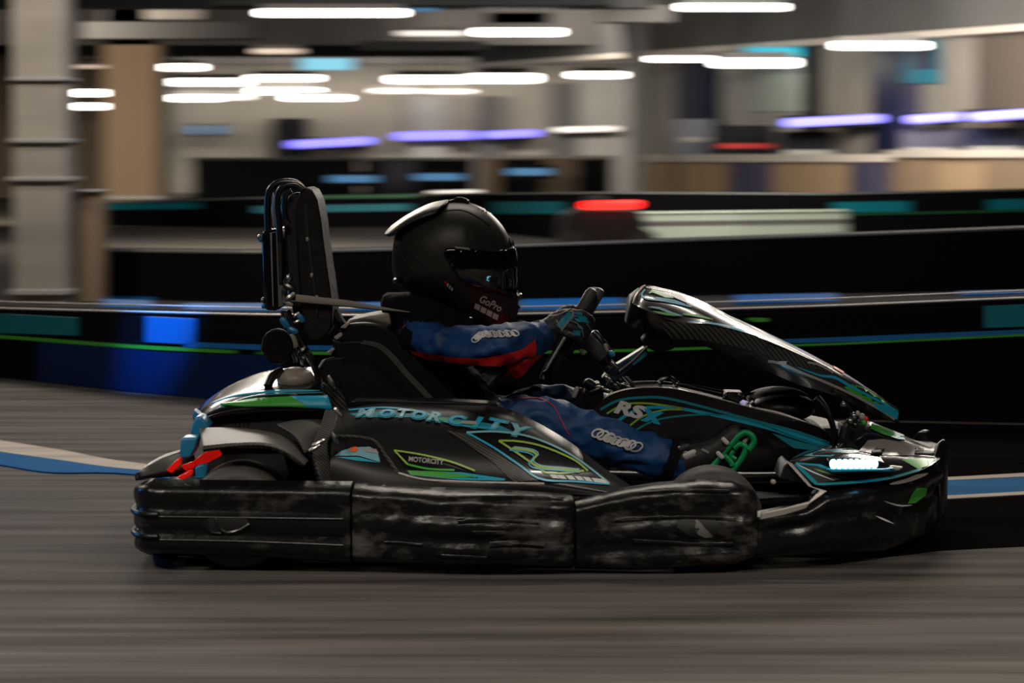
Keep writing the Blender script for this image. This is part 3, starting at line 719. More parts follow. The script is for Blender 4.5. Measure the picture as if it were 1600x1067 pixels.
for i, q in enumerate(b.v):
    n_ = noise.noise(Vector((q.x * 8, q.y * 9, q.z * 14)) + Vector((5, 2, 1))) * .004 + noise.noise(q * 30) * .003
    if q.x > .2: b.v[i] = q + Vector((0, -n_, n_ * .3))
b.freeze(); b.poly([(1060, 812), (1110, 806), (1128, 822), (1112, 842), (1078, 838), (1058, 824)], 1, .002); b.stroke([(1088, 812), (1096, 830), (1112, 838)], 14, 2, off=.003, taper=True)
for pl, r in [([(1000, 771), (1070, 767), (1140, 768)], .006), ([(960, 812), (1040, 808), (1150, 811)], .006), ([(990, 845), (1070, 849), (1145, 850)], .006)]: b.bead(pl, r, 0)
pair(b, 'wheel_guard', ['bumper_scuffed', 'matt_black', 'duct_grey'], sharp=60)
def nose_prof(t, u): return .014 * smooth(0, .12, u) * (math.exp(-((t - .85) / .15) ** 4) + .6 * math.exp(-((t - .35) / .2) ** 4))
zt = [(1186, 806), (1215, 800), (1262, 790), (1292, 768), (1350, 757), (1412, 747), (1450, 733), (1470, 722), (1500, 716)]
b = skin(s_of_px(1188), cum[-1], lambda px: interp(zt, px), zbf, nose_prof, 70, thick=.06)
for i, q in enumerate(b.v):
    n_ = noise.noise(Vector((q.x * 10, q.y * 10, q.z * 16)) + Vector((9, 4, 2))) * .004
    b.v[i] = q + Vector((n_, -n_, n_ * .3))
b.freeze(); b.poly([(1432, 762), (1449, 762), (1446, 774), (1430, 786), (1418, 787), (1424, 772)], 1); b.poly([(1440, 762), (1449, 762), (1447, 768), (1436, 772)], 2)
b.stroke([(1380, 782), (1405, 790), (1425, 789)], 2.5, 3, taper=True); b.stroke([(1368, 806), (1396, 818)], 3, 3, taper=True)
b.stroke([(1390, 757), (1420, 749), (1450, 740)], 8, 4, taper=True)
b.build('front_bumper', ['bumper_worn', 'green', 'cyan', 'decal_white', 'silver_trim'], kart, mirror=False, sharp=60)
b2 = skin(s_of_px(1188), cum[-1], lambda px: interp(zt, px), zbf, nose_prof, 50, thick=.06)
b2.v = [Vector((q.x, -q.y, q.z)) for q in b2.v]; b2.build('front_bumper', 'bumper_black', kart, sharp=60)
# pale folded edge strip on the nose corner
b = MB(); L_ = [(1189, 807, -.70), (1225, 800, -.70), (1262, 790, -.69), (1287, 767, -.665), (1268, 762, -.64), (1233, 722, -.575)]
rings = []
for i, (a, c, y) in enumerate(L_):
    q = P(a, c, y); w_ = .0085; nx = [Vector((.2, 0, 1)), Vector((.2, 0, 1)), Vector((.5, 0, .8)), Vector((.9, 0, -.1)), Vector((.8, 0, -.4)), Vector((.8, 0, -.3))][i].normalized() * w_
    rings.append([q - nx, q + nx, q + nx + Vector((0, .02, 0)), q - nx + Vector((0, .02, 0))])
b.loft(rings).build('edge_strip', 'silver_trim', kart, bevel=.002)
# vertical tip shield on the very front
b = MB(); b.sheet([[(1462, 712, -.20), (1468, 692, -.16), (1473, 686, -.12)], [(1466, 740, -.22), (1474, 715, -.18), (1479, 692, -.12)], [(1470, 780, -.24), (1477, 760, -.2), (1481, 730, -.12)], [(1470, 812, -.24), (1476, 806, -.2), (1480, 796, -.12)]], 10, 16)
b.build('nose_shield', 'satin_black', kart, solid=.014)
b = MB(); b.sheet([[(1462, 712, -.20), (1468, 692, -.16), (1473, 686, -.12)], [(1466, 740, -.22), (1474, 715, -.18), (1479, 692, -.12)], [(1470, 780, -.24), (1477, 760, -.2), (1481, 730, -.12)], [(1470, 812, -.24), (1476, 806, -.2), (1480, 796, -.12)]], 10, 16, both=True)
b.build('nose_shield', 'satin_black', kart, solid=.014)

# ---- nose body
A_ = [(1233, 722, -.575), (1270, 757, -.60), (1330, 757, -.57), (1385, 750, -.52), (1428, 740, -.42), (1462, 722, -.30), (1474, 712, -.15)]
B_ = [(1238, 716, -.52), (1280, 707, -.50), (1330, 705, -.46), (1380, 711, -.40), (1420, 716, -.33), (1458, 716, -.24), (1472, 702, -.1)]
C_ = [(1262, 704, -.3), (1300, 698, -.28), (1345, 702, -.24), (1380, 710, -.22), (1420, 713, -.2), (1456, 709, -.15), (1470, 699, -.05)]
D_ = [(1322, 690, -.17), (1338, 684, -.17), (1354, 676, -.17), (1385, 683, -.16), (1420, 693, -.13), (1450, 701, -.1), (1469, 697, -.04)]
E_ = [(1336, 672, 0), (1344, 662, 0), (1354, 657, 0), (1385, 669, 0), (1420, 685, 0), (1446, 696, 0), (1466, 696, 0)]
b = MB().sheet([A_, B_, C_, D_, E_], 40, 32); b.freeze()
b.poly([(1356, 688), (1380, 686), (1440, 698), (1462, 706), (1460, 715), (1425, 712), (1380, 712), (1342, 705)], 6, .002)     # lit top face, its light painted as pale grey
b.poly([(1361, 664), (1380, 668), (1412, 681), (1400, 686), (1378, 679), (1360, 671)], 1, .004); b.poly([(1392, 678), (1412, 681), (1414, 688), (1402, 687)], 2, .0045)
b.stroke([(1362, 659), (1385, 664), (1412, 676), (1441, 692)], 5, 3, off=.005)
b.poly([(1408, 718), (1440, 716), (1461, 718), (1448, 729), (1434, 733)], 1); b.poly([(1445, 717), (1461, 718), (1452, 725)], 2)
for pl, m_, wd in [([(1243, 724), (1280, 727)], 4, 3), ([(1280, 727), (1300, 734), (1330, 737), (1402, 734)], 4, 4), ([(1243, 724), (1276, 757)], 4, 6), ([(1272, 757), (1330, 754), (1390, 747), (1440, 733)], 4, 4)]:
    b.stroke(pl, wd, m_)
b.poly([(1252, 725), (1280, 728), (1297, 735), (1340, 741), (1300, 752), (1276, 755)], 5, .0012)
b.stroke([(1244, 725), (1270, 738), (1303, 751)], 2, 3, off=.003, taper=True); b.stroke([(1272, 733), (1300, 742), (1328, 749)], 2, 7, off=.003, taper=True)
b.poly([(1255, 712), (1280, 704), (1330, 700), (1345, 706), (1300, 714)], 4, .001)
b.build('nose_body', ['gloss_black', 'green', 'cyan', 'decal_white', 'teal', 'matt_black', 'nose_lit_grey', 'lime'], kart, sharp=50)
b = MB().sheet([A_, B_, C_, D_, E_], 30, 20, both=True); b.build('nose_body', 'matt_black', kart, sharp=50)
# headlight pod
hl = MB(); hl.sheet([[(1290, 712, -.50), (1330, 708, -.50), (1378, 714, -.48)], [(1296, 722, -.56), (1335, 720, -.56), (1384, 724, -.53)], [(1300, 738, -.585), (1340, 738, -.575), (1402, 735, -.51)]], 20, 12)
pod = hl.build('headlight_pod', 'gloss_black', kart, solid=.01)
for k in range(8):
    x = 1302 + k * 9.2; MB().ell(P(x, 725 - .1 * k, -.585 + .003 * k), .0085, .006, .0125, nu=12, nv=8).build('light_diode', 'headlight', pod)
MB().slab([(1292, 733), (1300, 737), (1388, 735), (1396, 731), (1380, 733)], -.59, -.575).build('light_rim', 'cyan', pod)
MB().slab([(1384, 731), (1395, 728), (1412, 730), (1404, 736)], -.53, -.51).build('mirror_tab', 'silver_trim', kart, bevel=.003)
b = MB(); b.slab([(1232, 722), (1262, 758), (1218, 748), (1225, 728)], -.56, -.40); b.build('corner_gusset', 'matt_black', kart, bevel=.004)
# notches in the nose's pale-painted lit top
for q in ([(1362, 702), (1382, 703), (1378, 710), (1360, 712)], [(1430, 704), (1462, 708), (1458, 713), (1428, 711)]):
    m_ = MB(); m_.v = []; tmp = MB().sheet([A_, B_, C_, D_, E_], 40, 32); tmp.freeze()
    m_.bvh = tmp.bvh; m_.poly(q, 0, .004, step=4); m_.build('air_slot', 'matt_black', kart, solid=.003)

# ---- side pods
def pod_rows(dy=0):
    return [[(540, 637, -.33), (600, 629, -.34), (690, 631, -.35), (782, 636, -.36), (830, 655, -.37), (890, 690, -.40), (940, 728, -.44), (1000, 768, -.50)],
            [(532, 644, -.40), (600, 636, -.42), (690, 639, -.42), (780, 648, -.43), (826, 668, -.44), (884, 702, -.47), (932, 736, -.5), (994, 769, -.54)],
            [(524, 662, -.455), (600, 658, -.475), (690, 664, -.48), (760, 676, -.49), (806, 694, -.50), (864, 720, -.52), (915, 744, -.54), (985, 770, -.57)],
            [(519, 684, -.50), (590, 692, -.52), (680, 706, -.54), (740, 714, -.55), (790, 722, -.56), (846, 738, -.57), (900, 752, -.585), (980, 771, -.60)],
            [(516, 720, -.535), (590, 730, -.57), (680, 738, -.60), (730, 744, -.61), (790, 748, -.615), (840, 753, -.62), (895, 760, -.625), (978, 772, -.63)],
            [(515, 762, -.55), (590, 764, -.59), (680, 768, -.62), (730, 770, -.63), (790, 771, -.63), (840, 771, -.63), (895, 772, -.635), (976, 776, -.64)]]
b = MB().sheet(pod_rows(), 60, 40); b.freeze()
b.poly([(697, 672), (728, 678), (760, 697), (790, 716), (844, 750), (802, 753), (770, 722), (735, 697)], 1, .001)                      # carbon band
b.poly([(545, 646), (600, 643), (700, 652), (780, 664), (818, 682), (720, 664), (640, 652), (560, 652)], 8, .0008)
# big window outlines
b.poly([(731, 677), (780, 673), (835, 684), (895, 712), (950, 753), (845, 747), (800, 718)], 6, .0012)
b.stroke([(729, 676), (770, 699), (810, 726), (845, 749), (900, 753), (952, 757)], 3.2, 2, off=.003)
b.stroke([(729, 676), (780, 675), (835, 685), (895, 713), (952, 756)], 3, 4, off=.003)
for a in ([(779, 689), (812, 711), (851, 739)], [(851, 739), (880, 740), (912, 736)]): b.stroke(a, 3.2, 5, off=.003)
b.stroke([(779, 689), (810, 690), (848, 698), (895, 718), (918, 736)], 3, 5, off=.003)
S_ = [(800, 701), (828, 705), (838, 712), (830, 722), (842, 730), (875, 733), (905, 736)]
for dx, m_, wd in ((3, 4, 2.2), (0, 5, 3.5), (-4, 2, 2.2)): b.stroke([(x + (dx if i < 5 else 0), y - dx * .7) for i, (x, y) in enumerate(S_)], wd, m_, off=.0035)
b.marks([(862, 745), (905, 748), (946, 753)], 7, 6, 12, 3, slant=-.9, ring=False)
# lower window
b.poly([(616, 704), (660, 714), (720, 734), (790, 750), (650, 741), (632, 730)], 6, .0012)
b.poly([(690, 737), (720, 738), (790, 748), (788, 751), (720, 750), (640, 742)], 2, .0016); b.poly([(636, 735), (690, 737), (750, 745), (700, 747), (642, 742)], 10, .002)
b.stroke([(616, 704), (660, 711), (705, 722), (742, 736)], 2.6, 5, off=.003); b.stroke([(616, 704), (637, 726)], 2.6, 5, off=.003); b.stroke([(637, 726), (670, 733), (710, 735)], 3, 9, off=.003)
b.text('MOTORCITY', 638, 721, 11, 6, 7, 0, .86, off=.003)
# rear decal
b.poly([(523, 712), (535, 704), (552, 699), (578, 698), (590, 706), (594, 722), (560, 712)], 4, .0012); b.poly([(524, 714), (560, 714), (594, 723), (560, 720)], 2, .0014)
b.poly([(547, 700), (556, 698), (561, 703), (554, 707), (547, 705)], 11, .003); pass; b.poly([(563, 700), (588, 702), (592, 709), (570, 706)], 7, .003, step=4)
# top lettering with swooshes
b.stroke([(545, 641), (600, 637), (660, 644), (700, 660), (745, 668), (780, 668)], 2.4, 2, off=.002)
b.stroke([(640, 640), (670, 648), (700, 657), (740, 664)], 3.4, 9, off=.002)
for i, (ch, x, y, an, s_, w_) in enumerate([('M', 556, 651, 0, 15, 1.9), ('O', 590, 651, 2, 14, 1.9), ('T', 618, 651, 3, 15, 1.7), ('O', 640, 653, 6, 15, 1.7), ('R', 666, 656, 8, 17, 1.7), ('C', 697, 661, 9, 18, 1.7), ('I', 736, 667, 10, 21, 1.8), ('T', 756, 669, 12, 22, 1.7), ('Y', 790, 677, 14, 22, 1.8)]):
    b.text(ch, x - 1.5, y + 1, s_ * 1.25, an, 8, .45, w_, off=.0026)
    b.text(ch, x + 1, y - .6, s_ * 1.05, an, 2 if i % 2 else 4, .5, w_ * .95, off=.0034) if i not in (6, 7) else b.text(ch, x + 1, y - .6, s_ * 1.05, an, 2, .5, w_ * .95, off=.0034)
b.poly([(722, 658), (744, 659), (745, 664), (718, 662)], 7, .004, step=4)
b.bead([(524, 681), (560, 683), (586, 690), (604, 714), (622, 739)], .005, 1, off=-.001); b.bead([(622, 739), (660, 749), (720, 753), (800, 755), (850, 756)], .004, 12, off=-.001)
b.build('side_pod', ['satin_black', 'carbon', 'cyan', 'decal_white', 'pale_blue', 'lime', 'gloss_black', 'decal_grey', 'teal', 'green', 'green', 'orange', 'silver_trim'], kart, sharp=60)
b = MB().sheet(pod_rows(), 40, 20, both=True); b.build('side_pod', 'satin_black', kart, sharp=60)
# ledge on top of the near pod
b = MB(); b.slab([(548, 628), (556, 624), (700, 627), (776, 631), (788, 642), (792, 654), (776, 646), (690, 637), (600, 632), (552, 636)], -.35, -.26); b.build('pod_ledge', 'satin_black', kart, bevel=.004)
MB().slab([(776, 631), (783, 632), (794, 655), (784, 652)], -.355, -.34).build('ledge_end', 'pad_grey', kart, bevel=.002)

# ---- rear bodywork
R0 = [(301, 657, 0), (312, 636, 0), (345, 610, 0), (395, 586, 0), (440, 576, 0), (500, 573, 0)]
R1 = [(302, 656, -.22), (316, 638, -.22), (350, 620, -.22), (400, 606, -.22), (450, 600, -.22), (506, 599, -.22)]
R2 = [(303, 658, -.31), (320, 646, -.31), (352, 634, -.31), (400, 626, -.31), (450, 622, -.31), (512, 620, -.31)]
R3 = [(304, 664, -.33), (322, 654, -.33), (355, 646, -.33), (400, 643, -.33), (450, 641, -.33), (518, 640, -.33)]
R4 = [(306, 672, -.31), (325, 664, -.31), (356, 657, -.31), (400, 655, -.31), (450, 652, -.31), (522, 652, -.31)]
b = MB().sheet([R0, R1, R2, R3, R4], 40, 28); b.freeze()
b.poly([(345, 634), (400, 625), (460, 622), (513, 621), (518, 639), (440, 636), (380, 637)], 1, .002); b.poly([(455, 622), (512, 621), (518, 639), (480, 637)], 2, .0025)
b.stroke([(330, 630), (370, 617), (430, 611), (500, 610)], 4, 2, taper=True); b.stroke([(335, 640), (400, 618), (505, 613)], 2, 3, taper=True)
b.build('rear_cover', ['gloss_black', 'green', 'cyan', 'teal'], kart, solid=.006)
MB().sheet([R0, R1, R2, R3, R4], 30, 16, both=True).build('rear_cover', 'gloss_black', kart, solid=.006)
MB().ell(P(462, 592, -.18), .05, .06, .032).build('filler_dome', 'dome_sheen', kart)
MB().tube([P(418, 604, -.24), P(426, 588, -.22), P(440, 580, -.2)], .012, 10, smooth=10).build('filler_neck', 'dark_steel', kart)
# engine and frame under the cover
b = MB().box((-.80, -.28, .09), (-.44, .28, .30)); b.build('engine', 'matt_black', kart, bevel=.02)
for x in (365, 372, 379, 386): MB().box(tuple(P(x, 668, -.36)), tuple(P(x + 4, 660, -.33))).build('cooling_fin', 'dark_steel', kart)
for pl, r in [([(320, 780, -.4), (500, 778, -.4), (900, 800, -.4), (1150, 790, -.3), (1330, 780, -.25)], .016)]:
    for sg in (1, -1):
        MB().tube([Vector((q.x, q.y * sg, q.z)) for q in [P(*t) for t in pl]], r, 10, smooth=20).build('frame_rail', 'dark_steel', kart)
MB().box((-.90, -.40, .035), (.85, .40, .06)).build('floor_tray', 'matt_black', kart)  # lengthened to the rear to block light leaking under the kart
MB().tube([(-.73, -.55, .137), (-.73, .55, .137)], .02, 10).build('rear_axle', 'dark_steel', kart)
MB().tube([(.50, -.50, .125), (.50, .50, .125)], .015, 10).build('front_axle', 'dark_steel', kart)
# wheels
def wheel(name, X, Y, R, W):
    z = R; rings = []
    for yy, rr in [(-W / 2 + .012, R * .55), (-W / 2, R * .75), (-W / 2 + .01, R * .93), (-W / 2 + .03, R), (W / 2 - .03, R), (W / 2 - .01, R * .93), (W / 2, R * .75), (W / 2 - .012, R * .55)]:
        rings.append([Vector((X + rr * math.cos(a), Y + yy, z + rr * math.sin(a))) for a in [2 * PI * k / 48 for k in range(48)]])
    t = MB().loft(rings, cap=False).build(name, 'tyre', kart, sharp=50)
    MB().loft([[Vector((X + rr * math.cos(a), Y + yy, z + rr * math.sin(a))) for a in [2 * PI * k / 32 for k in range(32)]] for yy, rr in [(-W / 2 + .012, R * .57), (-W / 2 + .03, R * .45), (0, R * .4), (W / 2 - .03, R * .45), (W / 2 - .012, R * .57)]]).build('rim', 'dark_steel', t)
wr = P(376, 722, -.52); rR = wr.z / 2
for sg in (-1, 1):
    wheel('rear_wheel', wr.x, .52 * sg, rR, .2)
    q = P(1112, 728, -.53); wheel('front_wheel', q.x, .53 * sg, q.z / 2, .13)
# mudguards of carbon over the rear wheels
G0 = [(312, 668, -.44), (365, 668, -.44), (420, 674, -.44), (462, 690, -.44), (486, 716, -.44)]
G1 = [(316, 698, -.63), (365, 692, -.63), (415, 692, -.63), (452, 704, -.63), (478, 724, -.63)]
G2 = [(318, 703, -.635), (365, 700, -.635), (412, 700, -.635), (446, 712, -.635), (472, 730, -.635)]
for sg in (False, True): MB().sheet([G0, G1, G2], 30, 14, both=sg).build('rear_mudguard', 'carbon_pale', kart, solid=.01)
b = MB(); b.sheet([[(432, 662, -.40), (470, 655, -.36), (508, 655, -.34)], [(462, 680, -.50), (480, 680, -.46), (500, 684, -.42)], [(478, 706, -.55), (484, 706, -.53), (490, 706, -.50)]], 12, 12); b.build('gusset_panel', 'carbon_pale', kart, solid=.006)
b = MB(); b.sheet([[(508, 640, -.36), (530, 640, -.38)], [(500, 668, -.45), (524, 668, -.46)], [(488, 700, -.52), (512, 690, -.5)], [(496, 730, -.56), (516, 726, -.535)], [(506, 764, -.58), (520, 764, -.55)]], 8, 20); b.build('pod_hinge', 'carbon', kart, solid=.02)
for a, c in [((486, 704), (498, 696)), ((491, 696), (505, 688)), ((520, 678), (526, 690)), ((524, 640), (534, 650))]:
    MB().tube([P(*a, -.57), P(*c, -.57)], .006, 8, round_ends=True).build('bolt', 'steel', kart)
# dark wheel arch skirt behind the rear wheel
MB().slab([(440, 700), (486, 716), (516, 726), (520, 764), (430, 764), (452, 740)], -.40, -.38).build('arch_liner', 'matt_black', kart)
MB().slab([(330, 655), (520, 650), (520, 700), (330, 700)], -.30, -.28).build('side_plate', 'matt_black', kart)
# tail fins, blue light put into their colour, and red tail lights
MB().slab([(283, 684), (309, 683), (306, 700), (298, 716), (282, 717), (281, 700)], -.52, -.44).build('tail_fin', 'blue_tint', kart, bevel=.006)
MB().slab([(297, 680), (300, 664), (306, 650), (316, 652), (328, 668), (320, 676), (308, 682)], -.42, -.32).build('tail_fin', 'blue_tint', kart, bevel=.006)
MB().slab([(302, 640), (312, 648), (309, 656), (300, 655)], -.36, -.30).build('tail_fin', 'blue_tint', kart, bevel=.004)
for q, y in [([(252, 743), (262, 732), (276, 718), (282, 714), (282, 726), (270, 738), (258, 746)], -.5), ([(276, 746), (290, 738), (300, 734), (300, 742), (286, 750)], -.54), ([(300, 722), (318, 708), (338, 700), (346, 712), (330, 720), (308, 732)], -.42), ([(282, 728), (300, 722), (304, 730), (290, 736)], -.47)]:
    MB().slab(q, y, y + .03).build('tail_light', 'red_lens', kart, bevel=.003)
MB().slab([(304, 730), (316, 725), (326, 728), (322, 748), (306, 748)], -.55, -.52).build('light_bracket', 'blue_tint', kart, bevel=.004)
b = MB(); b.sheet([[(215, 738, -.60), (235, 722, -.5), (262, 708, -.42), (300, 698, -.36)], [(216, 748, -.61), (244, 742, -.55), (270, 740, -.5), (310, 738, -.44)]], 16, 6); b.build('rear_deck', 'satin_black', kart, solid=.01)
# ---- seat: three nested bolsters, back rim, pan
def bolster(pl, y0, y1, m='seat_black'):
    for sg in (1, -1):
        b = MB(); pts = at_y(pl, y0); b.prism(pts, (0, y1 - y0, 0))
        if sg < 0: b.v = [Vector((q.x, -q.y, q.z)) for q in b.v]
        b.build('seat_bolster', m, kart, bevel=.008, segs=3)
def arcpoly(top, bottom): return [tuple(q[:2]) for q in catmull([(*t, 0) for t in top], 26)] + bottom
bolster(arcpoly([(530, 514), (540, 508), (560, 505), (584, 506), (604, 513), (624, 529), (650, 557), (682, 589), (717, 625), (732, 648)], [(545, 650), (532, 560)]), -.17, -.12)
S2 = [(519, 531), (530, 535), (560, 534), (588, 539), (612, 556), (637, 584), (660, 608), (684, 636)]
bolster(arcpoly(S2, [(684, 650), (540, 650), (524, 580)]), -.20, -.17)
S3 = [(497, 577), (502, 567), (514, 560), (540, 558), (566, 561), (584, 569), (604, 588), (624, 607), (645, 634)]
bolster(arcpoly(S3, [(645, 650), (545, 650), (520, 612), (505, 596)]), -.235, -.20)
b = MB(); pl = [(512, 548), (545, 540), (575, 543), (598, 553), (620, 572), (655, 612), (675, 636)]; b.tube(at_y(pl, -.212), .011, 8, smooth=24, flat=.5).build('bolster_piping', 'pad_grey', kart) if False else None
b = MB(); W = catmull(at_y([(562, 537), (588, 543), (609, 560), (633, 588), (656, 612), (678, 636)], -.203), 24)
b.loft([[q + Vector((0, 0, .0)), q + Vector((.012, 0, .009)), q + Vector((.012, .01, .009)), q + Vector((0, .01, 0))] for q in W]).build('bolster_strip', 'pad_grey', kart)
b = MB(); W = catmull(at_y([(533, 562), (565, 566), (583, 575), (603, 594), (625, 616), (640, 634)], -.238), 24)
b.loft([[q, q + Vector((.016, 0, .010)), q + Vector((.016, .01, .01)), q + Vector((0, .01, 0))] for q in W]).build('bolster_strip', 'satin_black', kart)
for pl, y in [([(531, 512), (540, 505), (548, 504), (540, 514)], -.18), ([(521, 527), (532, 519), (536, 524), (526, 532)], -.205), ([(509, 551), (520, 543), (524, 546), (514, 553)], -.22), ([(496, 574), (503, 563), (510, 560), (506, 566), (500, 576)], -.24)]:
    MB().slab(pl, y, y + .02).build('bolster_tip', 'strap', kart, bevel=.003)
MB().slab([(533, 512), (548, 500), (575, 494), (608, 489), (612, 512)], -.10, .10).build('seat_lit_rim', 'strap', kart, bevel=.008)  # beige colour stands in for light on the far wing's top
MB().slab([(528, 530), (560, 510), (606, 512), (640, 540), (700, 600), (740, 650), (740, 760), (560, 760), (545, 700)], -.12, .12).build('seat_shell', 'seat_black', kart, bevel=.01) if False else None
sh = [(528, 528), (560, 512), (585, 516), (600, 560), (640, 640), (690, 690), (770, 715), (860, 725), (860, 745), (760, 745), (640, 735), (560, 690), (540, 620)]
MB().slab(sh, -.12, .12).build('seat_shell', 'seat_black', kart, bevel=.01)
MB().slab([(500, 600), (520, 598), (534, 612), (545, 640), (530, 655), (515, 640)], -.25, -.20).build('seat_bracket', 'carbon', kart, bevel=.004)
MB().tube(at_y([(514, 590), (519, 598), (522, 607)], -.27), .008, 8, round_ends=True).build('bolt', 'steel', kart)
# ---- headrest on its frame
hs = [(470, 296), (478, 292), (488, 297), (496, 312), (502, 345), (506, 380), (511, 415), (516, 450), (520, 480), (519, 510), (508, 528), (497, 534), (484, 531), (474, 515), (470, 480), (466, 420), (462, 360), (461, 320)]
hr = MB().slab(hs, -.13, .13).build('headrest', 'pad_black', kart, bevel=.025, segs=4)
MB().slab([(446, 312), (456, 302), (470, 300), (466, 330), (470, 420), (474, 480), (482, 528), (472, 520), (460, 500), (448, 440), (444, 360)], -.11, .11).build('headrest_back', 'matt_black', kart, bevel=.012)
MB().slab([(474, 322), (477, 316), (481, 318), (482, 345), (488, 400), (494, 450), (498, 480), (496, 500), (492, 480), (484, 420), (476, 360)], -.134, -.12).build('headrest_groove', 'matt_black', hr, bevel=.002)
for a, c in (((486, 362), (502, 352)), ((488, 378), (500, 368)), ((470, 300), (494, 316)), ((494, 435), (512, 420))):
    MB().tube([P(*a, -.128), P(*c, -.122)], .0035, 6).build('seam', 'matt_black', hr)
for a in ((480, 374), (487, 430), (495, 465)): MB().ell(P(*a, -.135), .005, .004, .007).build('stud', 'silver_trim', hr)
lp = [(419, 362), (418, 335), (419, 308), (424, 294), (435, 286), (450, 284), (462, 286), (471, 293)]
MB().tube(at_y(lp, -.10), .010, 10, smooth=30).build('headrest_loop', 'dark_steel', kart)
MB().tube(at_y([(440, 445), (438, 400), (436, 350), (433, 316), (437, 298), (446, 290), (462, 288), (474, 296)], -.13), .009, 10, smooth=36).build('headrest_loop', 'dark_steel', kart)
MB().tube(at_y([(452, 350), (446, 340), (444, 320), (447, 303), (455, 297)], -.14), .008, 10, smooth=20).build('headrest_hook', 'dark_steel', kart)
MB().slab([(426, 300), (430, 318), (432, 352), (426, 356), (424, 330)], -.09, -.07).build('headrest_blade', 'silver_trim', kart, bevel=.003)
MB().slab([(408, 364), (412, 361), (436, 357), (441, 366), (442, 430), (440, 482), (428, 486), (413, 484), (411, 440)], -.13, .13).build('height_box', 'gloss_black', kart, bevel=.008)
for x0, x1 in ((422, 424.5), (431, 440)):
    MB().slab([(x0, 364), (x1, 364), (x1 + 3, 478), (x0 + 4, 480)], -.137, -.13).build('box_rib', 'duct_grey' if x0 == 431 else 'silver_trim', kart, bevel=.001)
MB().slab([(434, 382), (437, 379), (440, 384), (440, 440), (436, 440)], -.139, -.136).build('box_slot', 'matt_black', kart)
for a, m_ in (((407, 374), 'blue_tint'), ((412, 478), 'blue_tint'), ((405, 371), 'steel'), ((411, 469), 'steel')): MB().ell(P(*a, -.12), .006, .01, .008, nu=12, nv=8).build('bolt', m_, kart)
for a, c, r, m_ in [((452, 432), (448, 440), .010, 'steel'), ((444, 455), (446, 468), .008, 'steel'), ((447, 446), (458, 452), .009, 'dark_steel'), ((448, 468), (458, 460), .009, 'steel'), ((445, 470), (455, 476), .006, 'silver_trim')]:
    MB().tube([P(*a, -.15), P(*c, -.15)], r, 8, round_ends=True).build('clamp', m_, kart)
b = MB().tube(at_y([(462, 466), (500, 470), (545, 474), (590, 481), (612, 484), (640, 488)], -.15), [.011, .010, .008, .005, .003, .002], 8, flat=.35).build('harness_strap', 'strap', kart)
MB().tube(at_y([(452, 470), (485, 473), (540, 478), (590, 483), (640, 488)], -.15), .003, 6).build('harness_strap', 'dark_steel', kart)
# struts down to the chassis
for pl, y, r, m_ in [([(448, 486), (470, 535), (486, 560), (502, 598), (520, 635), (530, 660)], -.12, .010, 'dark_steel'), ([(442, 486), (449, 520), (458, 548), (463, 566)], -.10, .007, 'dark_steel'), ([(444, 486), (456, 522), (468, 552)], .10, .009, 'dark_steel'), ([(468, 552), (490, 585), (512, 628)], .10, .009, 'dark_steel'),
                     ([(520, 484), (528, 500), (540, 516)], -.06, .016, 'matt_black')]:
    MB().tube(at_y(pl, y), r, 8, smooth=16).build('strut', m_, kart)
for a, c, r, m_ in [((442, 500), (448, 508), .009, 'blue_tint'), ((460, 494), (466, 490), .006, 'steel'), ((462, 504), (470, 500), .006, 'steel'), ((453, 514), (462, 518), .008, 'blue_tint'), ((456, 528), (460, 538), .011, 'strap'), ((470, 552), (476, 545), .009, 'dark_steel'), ((473, 560), (474, 566), .009, 'steel'), ((468, 494), (472, 500), .008, 'blue_tint')]:
    MB().tube([P(*a, -.13), P(*c, -.13)], r, 8, round_ends=True).build('bolt', m_, kart)
c_ = P(434, 542, -.17); rings = []
for y, k in ((0, .88), (.004, .98), (.012, 1), (.03, .95), (.04, .7)): rings.append([c_ + Vector((.042 * k * math.cos(a) * (1.0 if math.cos(a) < 0 else .95), y, .046 * k * math.sin(a))) for a in [2 * PI * i / 36 for i in range(36)]])
MB().loft(rings).build('round_cap', 'satin_black', kart)
MB().tube([c_ + Vector((.043 * math.cos(a), .004, .047 * math.sin(a))) for a in [PI * (.25 + i / 18) for i in range(16)]], .0022, 6).build('cap_ring', 'steel', kart)

